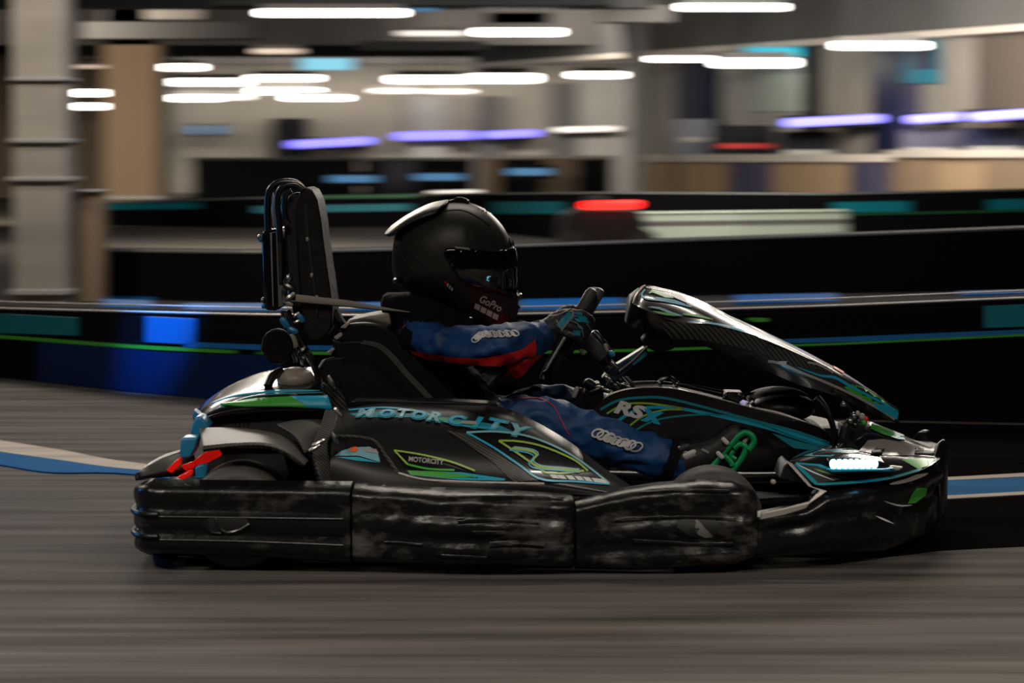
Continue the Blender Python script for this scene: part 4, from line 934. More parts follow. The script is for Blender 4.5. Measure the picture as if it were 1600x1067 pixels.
# ---- steering fairing: arched shield
ST = [((1000, 450), (988, 474), (984, 508), (990, 512)), ((1016, 446), (1010, 485), (1014, 524), (1020, 520)), ((1061, 457), (1058, 503), (1056, 530), (1062, 522)), ((1100, 472), (1096, 506), (1094, 538), (1098, 530)),
      ((1132, 489), (1130, 511), (1132, 553), (1134, 545)), ((1165, 504), (1162, 519), (1160, 564), (1163, 556)), ((1199, 520), (1196, 531), (1190, 576), (1194, 570)), ((1247, 543), (1245, 552), (1246, 600), (1248, 592)), ((1285, 563), (1284, 571), (1283, 611), (1285, 604)),
      ((1322, 584), (1321, 592), (1316, 623), (1318, 618)), ((1368, 614), (1367, 622), (1364, 645), (1366, 642)), ((1404, 639), (1404, 645), (1404, 663), (1404, 660))]
WD = [.10, .15, .175, .18, .18, .178, .172, .16, .145, .125, .085, .03]
def shield(both):
    rows = [[(*s[0], 0) for s in ST], [((s[0][0] * .5 + s[1][0] * .5), s[0][1] * .62 + s[1][1] * .38, -w * .6) for s, w in zip(ST, WD)], [(*s[1], -w) for s, w in zip(ST, WD)]]
    b = MB().sheet(rows, 70, 16, both=both)
    rows2 = [[(*s[1], -w) for s, w in zip(ST, WD)], [((s[1][0] + s[2][0]) / 2, (s[1][1] + s[2][1]) / 2, -w * .99) for s, w in zip(ST, WD)], [(*s[2], -w * .93) for s, w in zip(ST, WD)]]
    b.sheet(rows2, 70, 8, both=both)
    return b
b = shield(False)
n_ = len(b.v); b.v  # two joined strips share their edge line
b.freeze()
fr = b.build('fairing_shell', 'gloss_black', kart, solid=.006) if False else None
b.poly([(1030, 503), (1060, 503), (1096, 507), (1132, 513), (1175, 523), (1200, 534), (1192, 552), (1150, 541), (1095, 531), (1050, 529), (1036, 512)], 1, .0015)
b.poly([(1201, 538), (1225, 546), (1262, 560), (1292, 573), (1300, 580), (1260, 574), (1222, 566), (1197, 560)], 1, .0015)
b.stroke([(1200, 564), (1222, 568), (1250, 581), (1290, 597), (1330, 615), (1372, 638), (1398, 655)], 4, 6, off=.0025)
b.stroke([(1262, 566), (1280, 570), (1302, 582)], 3, 6, off=.002)
b.poly([(1218, 564), (1230, 564), (1227, 571), (1214, 568)], 3, .003, step=4)
b.stroke([(1245, 573), (1280, 586), (1305, 590), (1330, 604), (1370, 625), (1406, 645)], 4.5, 2, off=.0025, taper=True)
b.poly([(1330, 600), (1350, 606), (1378, 624), (1404, 646), (1395, 648), (1362, 634), (1318, 605)], 4, .0018); b.poly([(1362, 628), (1385, 634), (1407, 647), (1404, 656), (1372, 640)], 2, .0028)
b.poly([(1301, 571), (1305, 571), (1319, 581), (1316, 584), (1303, 576)], 5, .003, step=4)
# top graphics
b.stroke([(1008, 453), (1003, 461), (1010, 467), (1040, 471), (1080, 480)], 2.5, 2, off=.003)
b.stroke([(1014, 459), (1022, 455), (1036, 462), (1052, 466)], 6, 4, off=.003, taper=True); b.stroke([(1024, 466), (1050, 470), (1070, 477)], 3, 2, off=.003)
b.stroke([(1046, 461), (1062, 465), (1075, 474)], 8, 3, off=.0035, taper=True)
b.stroke([(1013, 480), (1030, 482), (1050, 490), (1066, 494)], 4, 7, off=.003, taper=True); b.stroke([(1020, 487), (1040, 491), (1060, 494)], 4, 4, off=.0032, taper=True); b.stroke([(1066, 491), (1090, 494), (1114, 500)], 4, 4, off=.003, taper=True)
b.stroke([(1075, 503), (1120, 507), (1160, 517), (1190, 526)], 3, 2, off=.003, taper=True)
for i in range(22):
    t = i / 21; x = 1010 + 74 * t; y = 449.5 + 4 * t + 14 * t * t; b.poly([(x, y - 1.2), (x + 2.4, y - .8), (x + 2.4, y + 1.4), (x, y + 1)], 3, .003, step=3)
b.build('steering_fairing', ['gloss_black', 'carbon', 'cyan', 'decal_white', 'green', 'orange', 'silver_trim', 'pale_blue'], kart, sharp=35)
shield(True).build('steering_fairing', 'gloss_black', kart, sharp=35)
# rear lip and underside of the fairing
b = MB(); rr = [[P(*s[2], -w * .93), P(*s[3], -w * .5), P(*s[3], 0)] for s, w in zip(ST, WD)]
b.loft([r + [Vector((q.x, -q.y, q.z)) for q in r[-2::-1]] for r in rr], closed=False, cap=False).build('fairing_underside', 'satin_black', kart, solid=.004)
b = MB(); ring = [P(1000, 450, 0), P(990, 465, -.07), P(988, 474, -.10), P(984, 508, -.093), P(990, 512, 0)]; mr = [Vector((q.x, -q.y, q.z)) for q in ring[-2:0:-1]]
b.add(ring + mr, [tuple(range(len(ring) + len(mr)))]).build('fairing_back', 'matt_black', kart, solid=.006)
MB().tube(at_y([(990, 474), (993, 463), (1000, 451), (1009, 446)], -.02), .003, 8, smooth=12).build('fairing_rim', 'silver_trim', kart)
MB().tube([P(990, 474, -.10), P(994, 462, -.08), P(1002, 452, -.04), P(1006, 448, 0)], .0035, 8, smooth=12).build('fairing_rim', 'silver_trim', kart)
# fairing mount, column bracket, hub gear
MB().slab([(1012, 522), (1050, 527), (1054, 545), (1030, 552), (1014, 545), (1002, 532)], -.05, .05).build('fairing_mount', 'matt_black', kart, bevel=.006)
MB().slab([(940, 592), (955, 575), (1008, 542), (1014, 552), (970, 590), (950, 606)], -.04, .03).build('column_bracket', 'navy_panel', kart, bevel=.004)
MB().slab([(984, 562), (1006, 546), (1012, 554), (990, 571)], -.045, -.04).build('bracket_label', 'teal', kart)
MB().tube(at_y([(968, 580), (990, 563), (1014, 539)], -.045), .004, 6).build('bracket_edge', 'steel', kart)
MB().tube(at_y([(893, 520), (925, 545), (950, 575), (975, 603)], 0), .014, 12).build('steering_column', 'dark_steel', kart)
for a, c, r, m_, y in [((915, 530), (936, 552), .022, 'pad_grey', -.10), ((937, 553), (945, 562), .018, 'satin_black', -.09), ((930, 522), (943, 541), .012, 'dark_steel', -.08), ((944, 534), (958, 552), .006, 'dark_steel', -.05), ((936, 542), (940, 550), .008, 'strap', -.10), ((946, 540), (948, 546), .006, 'strap', -.09),
                    ((950, 562), (962, 572), .007, 'steel', -.07), ((952, 552), (956, 553), .009, 'blue_tint', -.07), ((908, 548), (911, 552), .006, 'strap', -.11), ((948, 590), (953, 594), .010, 'steel', -.06), ((955, 600), (962, 604), .014, 'dark_steel', -.04), ((920, 600), (926, 606), .016, 'satin_black', -.05),
                    ((934, 606), (950, 610), .008, 'steel', -.06), ((972, 600), (984, 604), .006, 'steel', -.04), ((978, 590), (990, 602), .005, 'dark_steel', -.03), ((897, 618), (901, 608), .007, 'strap', -.09), ((925, 612), (938, 606), .006, 'dark_steel', -.07), ((903, 632), (909, 630), .008, 'silver_trim', -.08)]:
    MB().tube([P(*a, y), P(*c, y)], r, 10, round_ends=True).build('steering_fitting', m_, kart)
MB().slab([(916, 606), (936, 598), (944, 612), (938, 640), (914, 640), (908, 625)], -.06, .04).build('column_block', 'satin_black', kart, bevel=.005)
MB().slab([(892, 640), (900, 606), (910, 606), (918, 640)], -.09, -.07).build('pedal_cable_box', 'satin_black', kart, bevel=.004)
# steering wheel
wc = P(890, 524, 0); U = (P(932, 455, 0) - P(852, 592, 0)).normalized(); Nw = Vector((-U.z, 0, U.x)) * -1
Yv = Vector((0, 1, 0)); loop = []
hw, hh, rc = .125, .135, .06
for k in range(48):
    a = 2 * PI * k / 48; c, s_ = math.cos(a), math.sin(a); e = .55
    loop.append(wc + Yv * hw * abs(c) ** e * (1 if c > 0 else -1) + U * hh * abs(s_) ** e * (1 if s_ > 0 else -1))
wheel_root = MB().tube(loop, .013, 12, closed=True).build('steering_wheel', 'rubber', kart)
MB().tube([wc - U * .02 + Nw * -.0, wc - U * .02 + Nw * .03], .04, 20).build('wheel_hub', 'dark_steel', wheel_root)
for sg in (-1, 1): MB().tube([wc - U * .02, wc + Yv * sg * .12], .014, 8, flat=.5).build('wheel_spoke', 'satin_black', wheel_root)
MB().tube([wc, wc - U * .12], .012, 8).build('wheel_spoke', 'satin_black', wheel_root)
for y, dx in ((-.115, -4), (-.085, 8)):   # the two upright grips
    a, c = P(903 + dx, 500, y), P(927 + dx, 458, y); MB().tube([a, c], .0155, 14, round_ends=True).build('wheel_grip', 'suede', wheel_root)
for y, dx in ((.115, -4),):
    a, c = P(903 + dx, 500, y), P(927 + dx, 458, y); MB().tube([a, c], .0155, 14, round_ends=True).build('wheel_grip', 'suede', wheel_root)
MB().tube(at_y([(848, 592), (850, 583), (858, 578)], -.1), .006, 8, smooth=8).build('wheel_trim', 'steel', wheel_root)
# ---- central console (tank cover) between the legs
top = [(925, 642), (948, 620), (984, 608), (1035, 606), (1080, 613), (1170, 636), (1225, 650), (1262, 661), (1290, 673), (1304, 692)]
CO = [tuple(q[:2]) for q in catmull([(*t, 0) for t in top], 40)] + [(1302, 704), (1240, 716), (1200, 730), (1100, 740), (950, 730), (925, 680)]
b = MB().slab(CO, -.11, .11); b.freeze()
b.stroke([(938, 640), (965, 626), (1000, 621), (1040, 622), (1100, 636), (1170, 655), (1240, 673), (1296, 692)], 4, 2, off=.003)
b.stroke([(948, 646), (975, 632), (1010, 630), (1055, 636), (1072, 640)], 3, 5, off=.003)
b.stroke([(962, 660), (985, 645), (1010, 637), (1050, 637), (1100, 645), (1170, 661), (1240, 680), (1296, 697)], 5, 3, off=.003)
b.stroke([(980, 668), (1005, 650), (1040, 640), (1070, 640)], 3, 5, off=.003)
b.stroke([(990, 674), (1020, 658), (1060, 650), (1120, 648), (1180, 660), (1240, 682), (1296, 700)], 3, 6, off=.003)
b.poly([(1180, 660), (1230, 670), (1280, 686), (1298, 696), (1300, 703), (1262, 692), (1220, 678)], 3, .0022)
b.poly([(1205, 676), (1250, 690), (1298, 702), (1292, 706), (1240, 700)], 6, .002)
b.text('R', 958, 643, 27, 14, 4, .3, 1.5, off=.0045); b.text('S', 982, 649, 27, 14, 4, .3, 1.6, off=.0045); b.text('x', 1005, 656, 36, 12, 3, .1, 1.3, off=.005)
cons = b.build('console', ['gloss_black', 'silver_trim', 'teal', 'cyan', 'decal_white', 'lime', 'teal'], kart, sharp=50)
MB().tube(at_y([(938, 632), (955, 617), (984, 609), (1035, 608), (1080, 615), (1170, 638), (1225, 652), (1262, 663), (1288, 674)], -.105), .0045, 8, smooth=40).build('console_edge', 'silver_trim', kart)
MB().tube(at_y([(1180, 638), (1215, 645), (1250, 657), (1286, 672)], -.09), .004, 8, smooth=20).build('console_edge', 'silver_trim', kart)
MB().tube(at_y([(984, 603), (1020, 601), (1056, 604), (1110, 616), (1136, 622)], .02), .010, 10, smooth=24).build('brake_pipe', 'rubber', kart)
MB().tube(at_y([(1060, 600), (1100, 606), (1134, 613)], .04), .004, 8).build('brake_pipe', 'dark_steel', kart)
MB().tube(at_y([(1162, 617), (1190, 612), (1225, 610)], .04), .004, 8).build('brake_pipe', 'dark_steel', kart)
MB().slab([(1133, 612), (1160, 613), (1163, 622), (1154, 630), (1134, 622)], -.02, .06).build('pipe_clamp', 'pad_grey', kart, bevel=.003)
for a, c in (((1156, 616), (1162, 618)), ((1134, 614), (1132, 620))): MB().tube([P(*a, -.03), P(*c, -.03)], .005, 8, round_ends=True).build('bolt', 'steel', kart)
MB().tube(at_y([(1029, 603), (1033, 594), (1045, 590), (1053, 594), (1056, 602)], .0), .006, 8, smooth=14).build('cable_clip', 'dark_steel', kart)
for a in ((1030, 599), (1058, 600), (1053, 605)): MB().ell(P(*a, -.01), .006, .006, .008, nu=10, nv=8).build('bolt', 'steel', kart)
MB().ell(P(1222, 636, .02), .092, .09, .040).build('reservoir_cap', 'satin_black', kart)
MB().ell(P(1215, 622, .06), .085, .08, .032).build('reservoir_cap', 'matt_black', kart)
# front struts holding the fairing
for pl, y, r, m_ in [([(1274, 622), (1290, 640), (1302, 668), (1306, 706)], -.14, .008, 'satin_black'), ([(1280, 618), (1292, 634), (1298, 650)], -.145, .003, 'steel'), ([(1330, 658), (1318, 672), (1312, 704)], -.16, .009, 'dark_steel'), ([(1318, 625), (1330, 642), (1338, 660)], -.1, .006, 'satin_black'),
                    ([(1354, 672), (1356, 700), (1352, 708)], -.16, .006, 'satin_black')]:
    MB().tube(at_y(pl, y), r, 8, smooth=12).build('fairing_strut', m_, kart)
for a, r, m_ in [((1334, 650), .010, 'steel'), ((1340, 646), .007, 'silver_trim'), ((1347, 651), .009, 'strap'), ((1328, 658), .010, 'steel'), ((1353, 655), .007, 'red'), ((1350, 660), .008, 'green'), ((1318, 632), .008, 'steel'), ((1325, 697), .008, 'dark_steel'), ((1283, 702), .009, 'pad_grey'), ((1336, 664), .008, 'dark_steel')]:
    MB().ell(P(*a, -.17), r, r, r * 1.1, nu=12, nv=8).build('bolt', m_, kart)
MB().slab([(1316, 664), (1352, 660), (1352, 706), (1318, 704)], -.12, -.02).build('strut_block', 'matt_black', kart, bevel=.004)
# throttle pedal in green
b = MB(); y = -.16
outer = [(1113, 727), (1135, 700), (1148, 684), (1162, 675), (1173, 676), (1180, 686), (1176, 702), (1160, 722), (1150, 738)]
MB().tube(at_y([(1112, 730), (1130, 708), (1144, 692), (1154, 681), (1164, 676), (1174, 680), (1178, 690), (1170, 703)], y), .0085, 10, smooth=30).build('throttle_pedal', 'pedal_green', kart)
MB().tube(at_y([(1146, 700), (1156, 694), (1165, 699), (1160, 714), (1148, 730), (1142, 738)], y + .005), .0085, 10, smooth=26).build('throttle_pedal', 'pedal_green', kart)
MB().tube(at_y([(1130, 710), (1142, 722), (1144, 728)], y), .008, 10, smooth=12).build('throttle_pedal', 'pedal_green', kart)
MB().tube(at_y([(1146, 704), (1142, 712), (1150, 717)], y), .006, 10, smooth=12).build('throttle_pedal', 'pedal_green', kart)
MB().tube(at_y([(1160, 694), (1171, 680)], y + .01), .006, 8).build('pedal_spring', 'strap', kart)
MB().ell(P(1208, 753, -.58), .007, .007, .007).build('bolt', 'strap', kart)
# ================================================================== THE DRIVER
pr, hips = None, P(745, 668, 0)
b = MB()
def limb(pts, rad, flat=1.0): b.tube([P(*p) for p in pts], rad, 18, smooth=18, round_ends=True, flat=flat)
limb([(652, 505, 0), (664, 550, 0), (700, 620, 0), (742, 672, 0)], [.085, .105, .10, .105], 1.45)         # trunk, broad in y
limb([(668, 500, 0), (690, 462, 0)], [.055, .05])                                                       # neck
b.ell(P(706, 420, 0), .085, .072, .105)                                                                 # head
limb([(652, 522, -.13), (654, 522, .13)], [.058, .058])                                                 # shoulders
for sg in (-1, 1):
    f = .17 * sg
    if sg < 0: limb([(650, 524, -.14), (700, 537, -.22), (762, 542, -.29), (806, 536, -.25), (838, 526, -.19)], [.052, .048, .052, .053, .045])
    else: limb([(650, 522, .14), (700, 545, .22), (765, 556, .28), (810, 542, .22), (845, 525, .16)], [.055, .043, .045, .046, .04])
limb([(742, 685, -.09), (800, 662, -.13), (850, 658, -.15), (900, 672, -.15), (960, 692, -.15), (1012, 710, -.145), (1050, 722, -.14)], [.085, .07, .062, .060, .058, .057, .050])
limb([(742, 680, .09), (800, 650, .12), (860, 628, .14), (900, 640, .14), (960, 670, .14), (1050, 705, .14)], [.085, .065, .05, .048, .046, .04])
body, nr = fuse(b, .0085, 6)
def dist(p, a, c):
    t = max(0, min(1, (p - a).dot(c - a) / (c - a).length_squared)); return (p - a.lerp(c, t)).length, t
for i, q in enumerate(body.v):      # creases of the cloth
    n_ = noise.noise(Vector((q.x * 16 + q.z * 14, q.y * 12, q.z * 22 - q.x * 8))); m_ = noise.noise(Vector((q.x * 38, q.y * 30, q.z * 40 + q.x * 20)))
    w_ = .011 * (.6 - abs(n_) * 2) + .004 * m_
    body.v[i] = q + nr[i] * w_
def scr(q):
    d = q - CAM; c, s_ = math.cos(PITCH), math.sin(PITCH); zc = d.y * c - d.z * s_; yc = d.z * c + d.y * s_
    return CX + F * d.x / zc, CY - F * yc / zc
for k, f in enumerate(body.f):
    q = sum((body.v[i] for i in f), Vector()) / len(f); x, y = scr(q); mi = 0
    if x < 845 and y < 612:
        line = interp([(620, 505), (660, 545), (700, 560), (745, 564), (790, 556), (815, 545), (838, 532)], x)
        if y < 503: mi = 2
        if abs(q.y) < .155 and (y > 528 or x < 640) : mi = 2  # trunk coloured black for the shade under the arm
        if abs(q.y) > .13 and y > line + 13 and x < 790: mi = 2
    if x < 792 and y >= 612 and x < 780: mi = 2
    body.m[k] = mi
body.freeze()
# lettering on the sleeve and the shin
body.marks([(743, 531), (754, 523), (780, 522), (807, 521)], 8, 9, 12, 3, off=.0045, slant=-.5); body.marks([(746, 530), (756, 523), (780, 522), (804, 521)], 8, 7, 5, 3, off=.004, slant=-.5, ring=False)
body.marks([(931, 676), (962, 688), (997, 699)], 7, 14, 15, 3, off=.006, slant=.5); body.marks([(944, 682), (962, 689), (984, 695)], 6, 9, 7, 3, off=.0055, slant=.5, ring=False)
# red under-sleeve laid over the arm and the shade beneath it painted black
body.poly([(640, 546), (664, 551), (700, 557), (745, 560), (790, 553), (817, 545), (836, 530), (838, 546), (834, 560), (815, 578), (805, 590), (797, 572), (780, 572), (745, 570), (700, 566), (668, 561), (646, 553)], 1, .003, step=6)
body.poly([(640, 558), (668, 567), (700, 572), (745, 576), (792, 574), (797, 590), (745, 596), (680, 590), (645, 575)], 2, .002, step=6)
body.poly([(618, 508), (634, 510), (645, 520), (640, 545), (660, 600), (640, 600), (618, 560)], 2, .002, step=6)
# piping
body.stroke([(800, 625), (840, 622), (866, 636), (878, 660), (890, 680)], 1.6, 4, off=.003)
body.stroke([(640, 536), (700, 560), (745, 564), (790, 556)], 1.8, 1, off=.003) if False else None
person = body.build('person', ['suit_blue', 'suit_red', 'suit_black', 'decal_white', 'suit_piping', 'suit_blue'], origin=P(745, 700, 0), sharp=0)
tag(person, 'person in blue and red racing suit and black helmet, seated gripping the steering wheel', 'person')
b = MB(); b.sheet([[(790, 570, -.245), (812, 556, -.255), (838, 541, -.24), (852, 548, -.215)], [(796, 582, -.262), (814, 570, -.272), (834, 556, -.262), (846, 556, -.225)], [(806, 593, -.25), (818, 586, -.25), (832, 570, -.24), (842, 562, -.215)]], 20, 12)
for i, q in enumerate(b.v): b.v[i] = q + Vector((0, .007 * noise.noise(q * 45), .003 * noise.noise(q * 60)))
b.build('sleeve_fold', 'suit_red', person, solid=.008)
# shoulder flash and collar
MB().tube([P(629, 520, -.17), P(636, 508, -.16), (P(642, 507, -.15))], .007, 8, smooth=8).build('shoulder_flash', 'suit_red', person)
b = MB(); c_ = P(672, 492, 0); rings = []
ring = []
for k in range(40):
    a = 2 * PI * k / 40; q = c_ + Vector((.098 * math.cos(a), .105 * math.sin(a), -.028 * math.cos(a) + .0)); ring.append(q)
b.tube(ring, .036, 14, closed=True); 
for i, q in enumerate(b.v): b.v[i] = q + Vector((0, 0, .004 * math.sin(q.x * 90 + q.z * 60)))
b.build('neck_collar', 'suit_black', person)
b = MB(); b.sheet([[(604, 472, -.05), (640, 462, -.10), (690, 474, -.12), (742, 500, -.10)], [(603, 492, -.06), (640, 486, -.125), (690, 496, -.14), (745, 508, -.115)], [(604, 512, -.07), (636, 508, -.14), (690, 512, -.15), (748, 514, -.12)]], 24, 12, mirror=False)
for i, q in enumerate(b.v): b.v[i] = q + Vector((0, .006 * math.sin(q.x * 130 + q.z * 30), 0))
b.build('hood', 'suit_black', person, solid=.01)

# ---- helmet
HC = P(706, 414, 0)
out = [(716.6, 314.8), (742, 319), (762, 330), (777, 343), (788, 357), (796, 374), (800, 388), (803, 405), (803, 425), (802, 445), (803, 458), (810, 468), (811, 482), (806, 498), (792, 510), (772, 514), (752, 509), (732, 500), (708, 488), (680, 474), (655, 462), (636, 452), (620, 442), (614, 428), (613, 404), (614, 384), (618, 366), (628, 351), (653, 333), (679, 320), (699, 315.5)]
oc = sorted([(math.atan2((P(x, y, 0) - HC).z, (P(x, y, 0) - HC).x), (P(x, y, 0) - HC).length) for x, y in out])
oc = [(oc[-1][0] - 2 * PI, oc[-1][1])] + oc + [(oc[0][0] + 2 * PI, oc[0][1])]
NA, NP = 220, 90
def hrad(a): return sum(interp(oc, ((a + d + PI) % (2 * PI)) - PI) for d in (-.05, -.025, 0, .025, .05)) / 5
HR = [hrad(2 * PI * i / NA - PI) for i in range(NA)]
def hpt(i, j, s=1.0, y_half=.128):
    a = 2 * PI * i / NA - PI; ph = PI * j / NP; r = HR[i % NA] * math.sin(ph) ** .80
    # the chin is narrower than the crown
    d = Vector((math.cos(a), 0, math.sin(a))); q = d * r
    wv = y_half * (1 - .28 * smooth(0, .13, -q.z) - .10 * smooth(.03, .13, q.x))
    return HC + d * r * s + Vector((0, -wv * s * math.cos(ph) * (1 if abs(math.cos(ph)) < .0 else 1), 0))
def shell(s, test=None, j0=0, j1=NP):
    m = MB(); vs = [hpt(i, j, s) for j in range(NP + 1) for i in range(NA)]; fs = []
    for j in range(NP):
        for i in range(NA):
            f = (j * NA + i, j * NA + (i + 1) % NA, (j + 1) * NA + (i + 1) % NA, (j + 1) * NA + i)
            if test is None or test(sum((vs[k] for k in f), Vector()) / 4): fs.append(f)
    used = sorted({k for f in fs for k in f}); mp = {k: n for n, k in enumerate(used)}
    return m.add([vs[k] for k in used], [tuple(mp[k] for k in f) for f in fs])
def inpoly(pl, x, y):
    c = False
    for (a, b_), (d, e) in zip(pl, pl[1:] + pl[:1]):
        if (b_ > y) != (e > y) and x < (d - a) * (y - b_) / (e - b_) + a: c = not c
    return c
def side(q): return scr(Vector((q.x, 0, q.z)))
hm = shell(1.0); hm.freeze()
hm.bead([(628, 372), (645, 396), (672, 424), (700, 455), (720, 476), (748, 500)], .003, 1, off=-.0015)
hm.bead([(690, 330), (720, 328), (745, 338), (765, 352)], .003, 0, off=-.001)
hm.bead([(612, 382), (624, 392), (634, 410), (648, 424), (640, 440)], .003, 1, off=-.001)
hm.text('GoPro', 747, 470, 16.5, 27, 2, .1, .84, off=.003)
for k in range(4):
    x, y = 743 + k * 9.4, 473 + k * 5.0; hm.poly([(x, y), (x + 8, y + 4), (x + 5.5, y + 12), (x - 2.5, y + 8)], 2, .003, step=4)
hm.marks([(698, 443), (708, 453)], 3, 4.5, 3.5, 2, slant=-.3, ring=False); hm.poly([(694, 440), (697, 438), (699, 442), (696, 444)], 3, .003, step=3)
hm.text('HD', 753, 322, 5, 20, 2, 0, 1, off=.002) if False else None
for k in range(4): hm.poly([(748 + k * 6, 322.5 + k * 2.8), (752 + k * 6, 324.4 + k * 2.8), (751 + k * 6, 327 + k * 2.8), (747 + k * 6, 325 + k * 2.8)], 2, .002, step=3)
helmet = hm.build('helmet', ['helmet_black', 'matt_black', 'decal_white', 'red'], person, sharp=0)
VP = [(696, 394), (699, 388), (706, 386), (735, 389), (775, 391), (830, 384), (830, 462), (800, 461), (770, 450), (738, 440), (722, 432), (708, 414)]
shell(1.022, lambda q: inpoly(VP, *side(q))).build('visor', 'visor', helmet, solid=.006, sharp=0)
m = MB(); m.bvh = shell(1.022).freeze().bvh
for pl in ([(697, 394), (700, 388), (735, 390), (775, 392), (798, 388)], [(697, 394), (709, 415), (723, 433), (740, 441), (770, 451), (797, 460)]):
    m2 = MB(); m2.bvh = m.bvh; m2.bead(pl, .0022, 0, off=0); m2.build('visor_gasket', 'satin_black', helmet)
m2 = MB(); m2.bvh = m.bvh; m2.poly([(710, 385), (732, 387), (736, 391), (712, 388)], 0, .002, step=4); m2.build('visor_tab', 'decal_grey', helmet)
m2 = MB(); m2.bvh = m.bvh; m2.poly([(700, 395), (720, 393), (734, 394), (716, 402), (704, 405)], 0, .001, step=4); m2.build('visor_tint', 'teal', helmet) if False else None
# nose clip and visor hardware
MB().tube([P(793, 371, 0), P(799, 378, -.01), P(801, 384, -.01)], .006, 8).build('visor_latch', 'dark_steel', helmet)
MB().tube([P(806, 470, -.01), P(812, 461, -.01)], .007, 8, round_ends=True).build('camera_clip', 'steel', helmet)
MB().tube([P(804, 474, -.01), P(810, 480, -.01)], .006, 8, round_ends=True).build('camera_clip', 'dark_steel', helmet)
MB().tube([P(775, 437, -.09), P(777, 450, -.09)], .003, 8).build('visor_latch', 'decal_grey', helmet) if False else None
# crown mount and rear spoiler
MB().slab([(698, 318), (702, 313), (709, 311), (713, 308), (722, 308), (731, 312), (734, 318), (720, 321)], -.022, .022).build('camera_mount', 'satin_black', helmet, bevel=.003)
for x in (703, 731): MB().ell(P(x, 314, -.022), .005, .003, .004, nu=10, nv=6).build('mount_screw', 'steel', helmet)
sp = MB(); sp.sheet([[(700, 315, 0), (672, 321, 0), (640, 337, 0), (615, 354, 0), (603, 367, 0)], [(700, 318, -.04), (670, 325, -.045), (638, 341, -.055), (616, 358, -.05), (604, 369, -.04)], [(690, 325, -.085), (664, 333, -.09), (641, 344, -.09), (622, 356, -.085), (608, 368, -.07)], [(680, 335, -.098), (658, 342, -.10), (642, 350, -.10), (628, 358, -.095), (617, 367, -.08)]], 24, 18)
sp2 = MB(); sp2.v, sp2.f, sp2.m = sp.v, sp.f, sp.m; sp.build('spoiler', 'helmet_black', helmet, solid=.006)
t = MB(); t.f, t.m = sp2.f, sp2.m; t.v = [Vector((q.x, -q.y, q.z)) for q in sp2.v]; t.build('spoiler', 'helmet_black', helmet, solid=.006)
MB().ell(P(623, 438, -.03), .016, .05, .010).build('rear_lip', 'satin_black', helmet)
MB().tube([P(730, 498, -.10), P(737, 497, -.10)], .005, 8, round_ends=True).build('chin_buckle', 'steel', helmet)

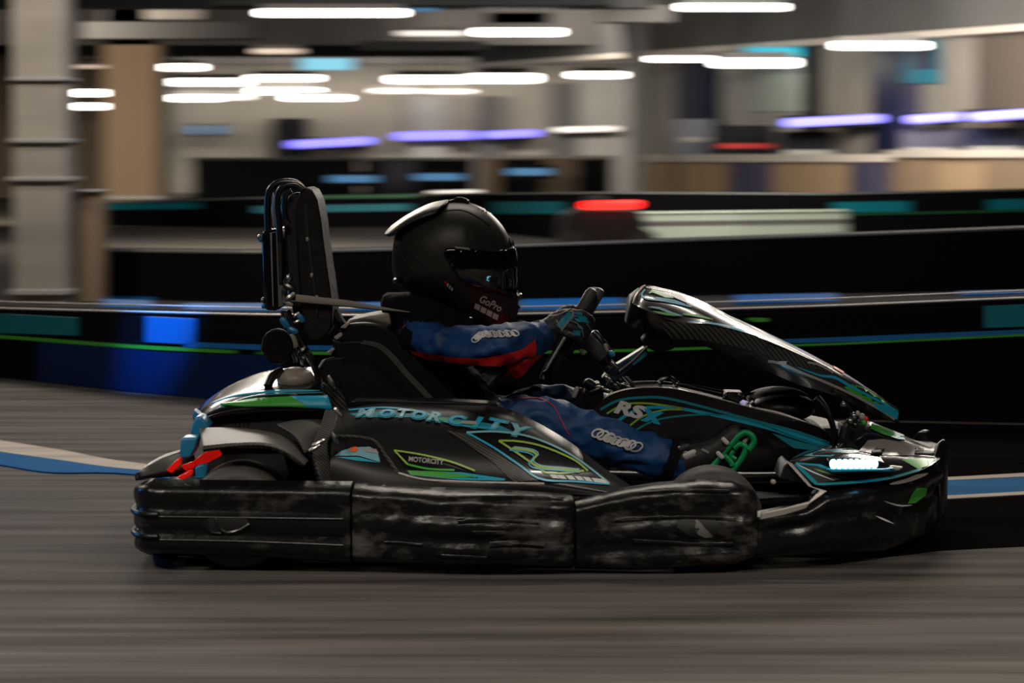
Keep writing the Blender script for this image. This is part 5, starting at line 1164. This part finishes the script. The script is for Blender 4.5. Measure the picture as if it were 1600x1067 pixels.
# ---- gloves: palm, four bent fingers and a thumb closed on the rim
def hand(sg):
    y0 = -.14 if sg < 0 else .135
    b = MB(); k = lambda px, py, y: P(px, py, y0 + y * (1 if sg < 0 else -1))
    b.tube([k(826, 527, -.045), k(842, 521, -.04), k(856, 516, -.035), k(870, 508, -.032)], [.034, .034, .031, .034], 16, smooth=12, round_ends=True)
    b.tube([k(866, 508, -.032), k(882, 502, -.034), k(894, 498, -.030)], [.032, .034, .028], 16, smooth=10, flat=.62, round_ends=True)
    tips = []
    for i in range(4):
        dx, dy = -5.0 * i, 11.0 * i; L = [1.0, 1.08, 1.0, .85][i]; r = [.0105, .011, .0105, .0092][i]
        pts = [k(886 + dx * .6, 489 + dy * .85, -.045), k(898 + dx + 3 * L, 489 + dy, -.058), k(912 + dx + 3 * L, 493 + dy, -.052), k(922 + dx + 2 * L, 501 + dy, -.032), k(921 + dx, 508 + dy, -.008), k(912 + dx, 510 + dy, .006)]
        b.tube(pts, [r * 1.1, r * 1.12, r, r, r * .95, r * .85], 12, smooth=20, round_ends=True)
    b.tube([k(868, 500, -.02), k(878, 488, -.004), k(890, 482, .010), k(902, 485, .018)], [.015, .013, .0115, .010], 12, smooth=14, round_ends=True)
    g, nr = fuse(b, .0042, 3)
    for i, q in enumerate(g.v): g.v[i] = q + nr[i] * .0018 * noise.noise(q * 120)
    mats = ['glove_black', 'glove_blue', 'glove_grey', 'glove_grey']
    if sg < 0:
        g.freeze()
        g.poly([(869, 508), (888, 486), (899, 493), (878, 516)], 1, .002, step=4); g.poly([(899, 492), (914, 495), (921, 505), (910, 503)], 1, .0022, step=4); g.poly([(896, 515), (908, 517), (906, 525), (895, 522)], 1, .0022, step=4); g.stroke([(869, 500), (879, 516)], 2.4, 2, off=.003); g.stroke([(877, 517), (896, 490), (890, 486)], 2.6, 2, off=.003)
        for pl in ([(895, 489), (907, 490), (918, 498)], [(898, 498), (909, 503)], [(893, 518), (905, 522)], [(902, 508), (911, 514)]): g.stroke(pl, 5, 1, off=.002, taper=True)
        for pl in ([(896, 492), (912, 499), (922, 514), (924, 522)], [(890, 500), (904, 506), (910, 518), (911, 526)], [(888, 518), (898, 524), (902, 536)], [(838, 502), (853, 495), (875, 491), (892, 482)]): g.stroke(pl, 1.6, 3, off=.0025)
        g.stroke([(841, 509), (851, 520), (855, 543)], 2.4, 1, off=.002); g.stroke([(849, 508), (858, 518), (862, 530)], 3.5, 3, off=.0018); g.stroke([(860, 536), (868, 532), (866, 526)], 2.5, 3, off=.002)
    g.build('glove', mats, person, sharp=0)
hand(-1); hand(1)
# knitted cuff under the glove
MB().tube([P(832, 530, -.185), P(853, 522, -.18)], [.040, .036], 20, smooth=4).build('glove_cuff', 'glove_black', person)
MB().tube([P(841, 545, -.215), P(850, 546, -.215)], .006, 8, round_ends=True).build('cuff_tab', 'glove_grey', person)
# suit collar of the cuff: blue flared cuff
MB().tube([P(806, 534, -.25), P(836, 524, -.195)], [.047, .049], 20, smooth=5).build('sleeve_cuff', 'suit_blue', person) if False else None
# ---- shoes
def shoe(y, dy=0):
    b = MB()
    b.tube([P(1046, 718 + dy, y), P(1060, 716 + dy, y), P(1072, 712 + dy, y)], [.042, .040, .036], 16, smooth=8, round_ends=True)
    b.tube([P(1066, 722 + dy, y), P(1090, 712 + dy, y), P(1114, 702 + dy, y), P(1134, 688 + dy, y), P(1146, 676 + dy, y)], [.034, .034, .028, .025, .022], 16, smooth=16, round_ends=True, flat=1.1)
    b.tube([P(1068, 730 + dy, y), P(1100, 716 + dy, y), P(1130, 700 + dy, y), P(1154, 680 + dy, y)], [.022, .022, .02, .014], 14, smooth=14, round_ends=True, flat=1.5)
    g, nr = fuse(b, .006, 4); s_ = g.build('shoe', 'suit_black' if y > 0 else 'glove_black', person, sharp=0)
    if y < 0:
        for pl, m_, r in [([(1062, 700), (1070, 705)], 'decal_white', .006), ([(1070, 712), (1084, 706)], 'decal_white', .007), ([(1072, 716), (1084, 711)], 'glove_grey', .005), ([(1130, 686), (1136, 692)], 'decal_white', .006), ([(1122, 708), (1128, 714)], 'decal_white', .006), ([(1056, 706), (1074, 698)], 'glove_black', .010), ([(1098, 703), (1106, 707)], 'glove_grey', .004)]:
            MB().tube([P(*q, y - .035) for q in pl], r, 8, round_ends=True, flat=.5).build('shoe_strap', m_, s_)
    return s_
shoe(-.14); shoe(.14, -8)
MB().tube([P(1040, 719, -.145), P(1056, 725, -.145)], [.060, .052], 20, smooth=4).build('trouser_cuff', 'suit_black', person)
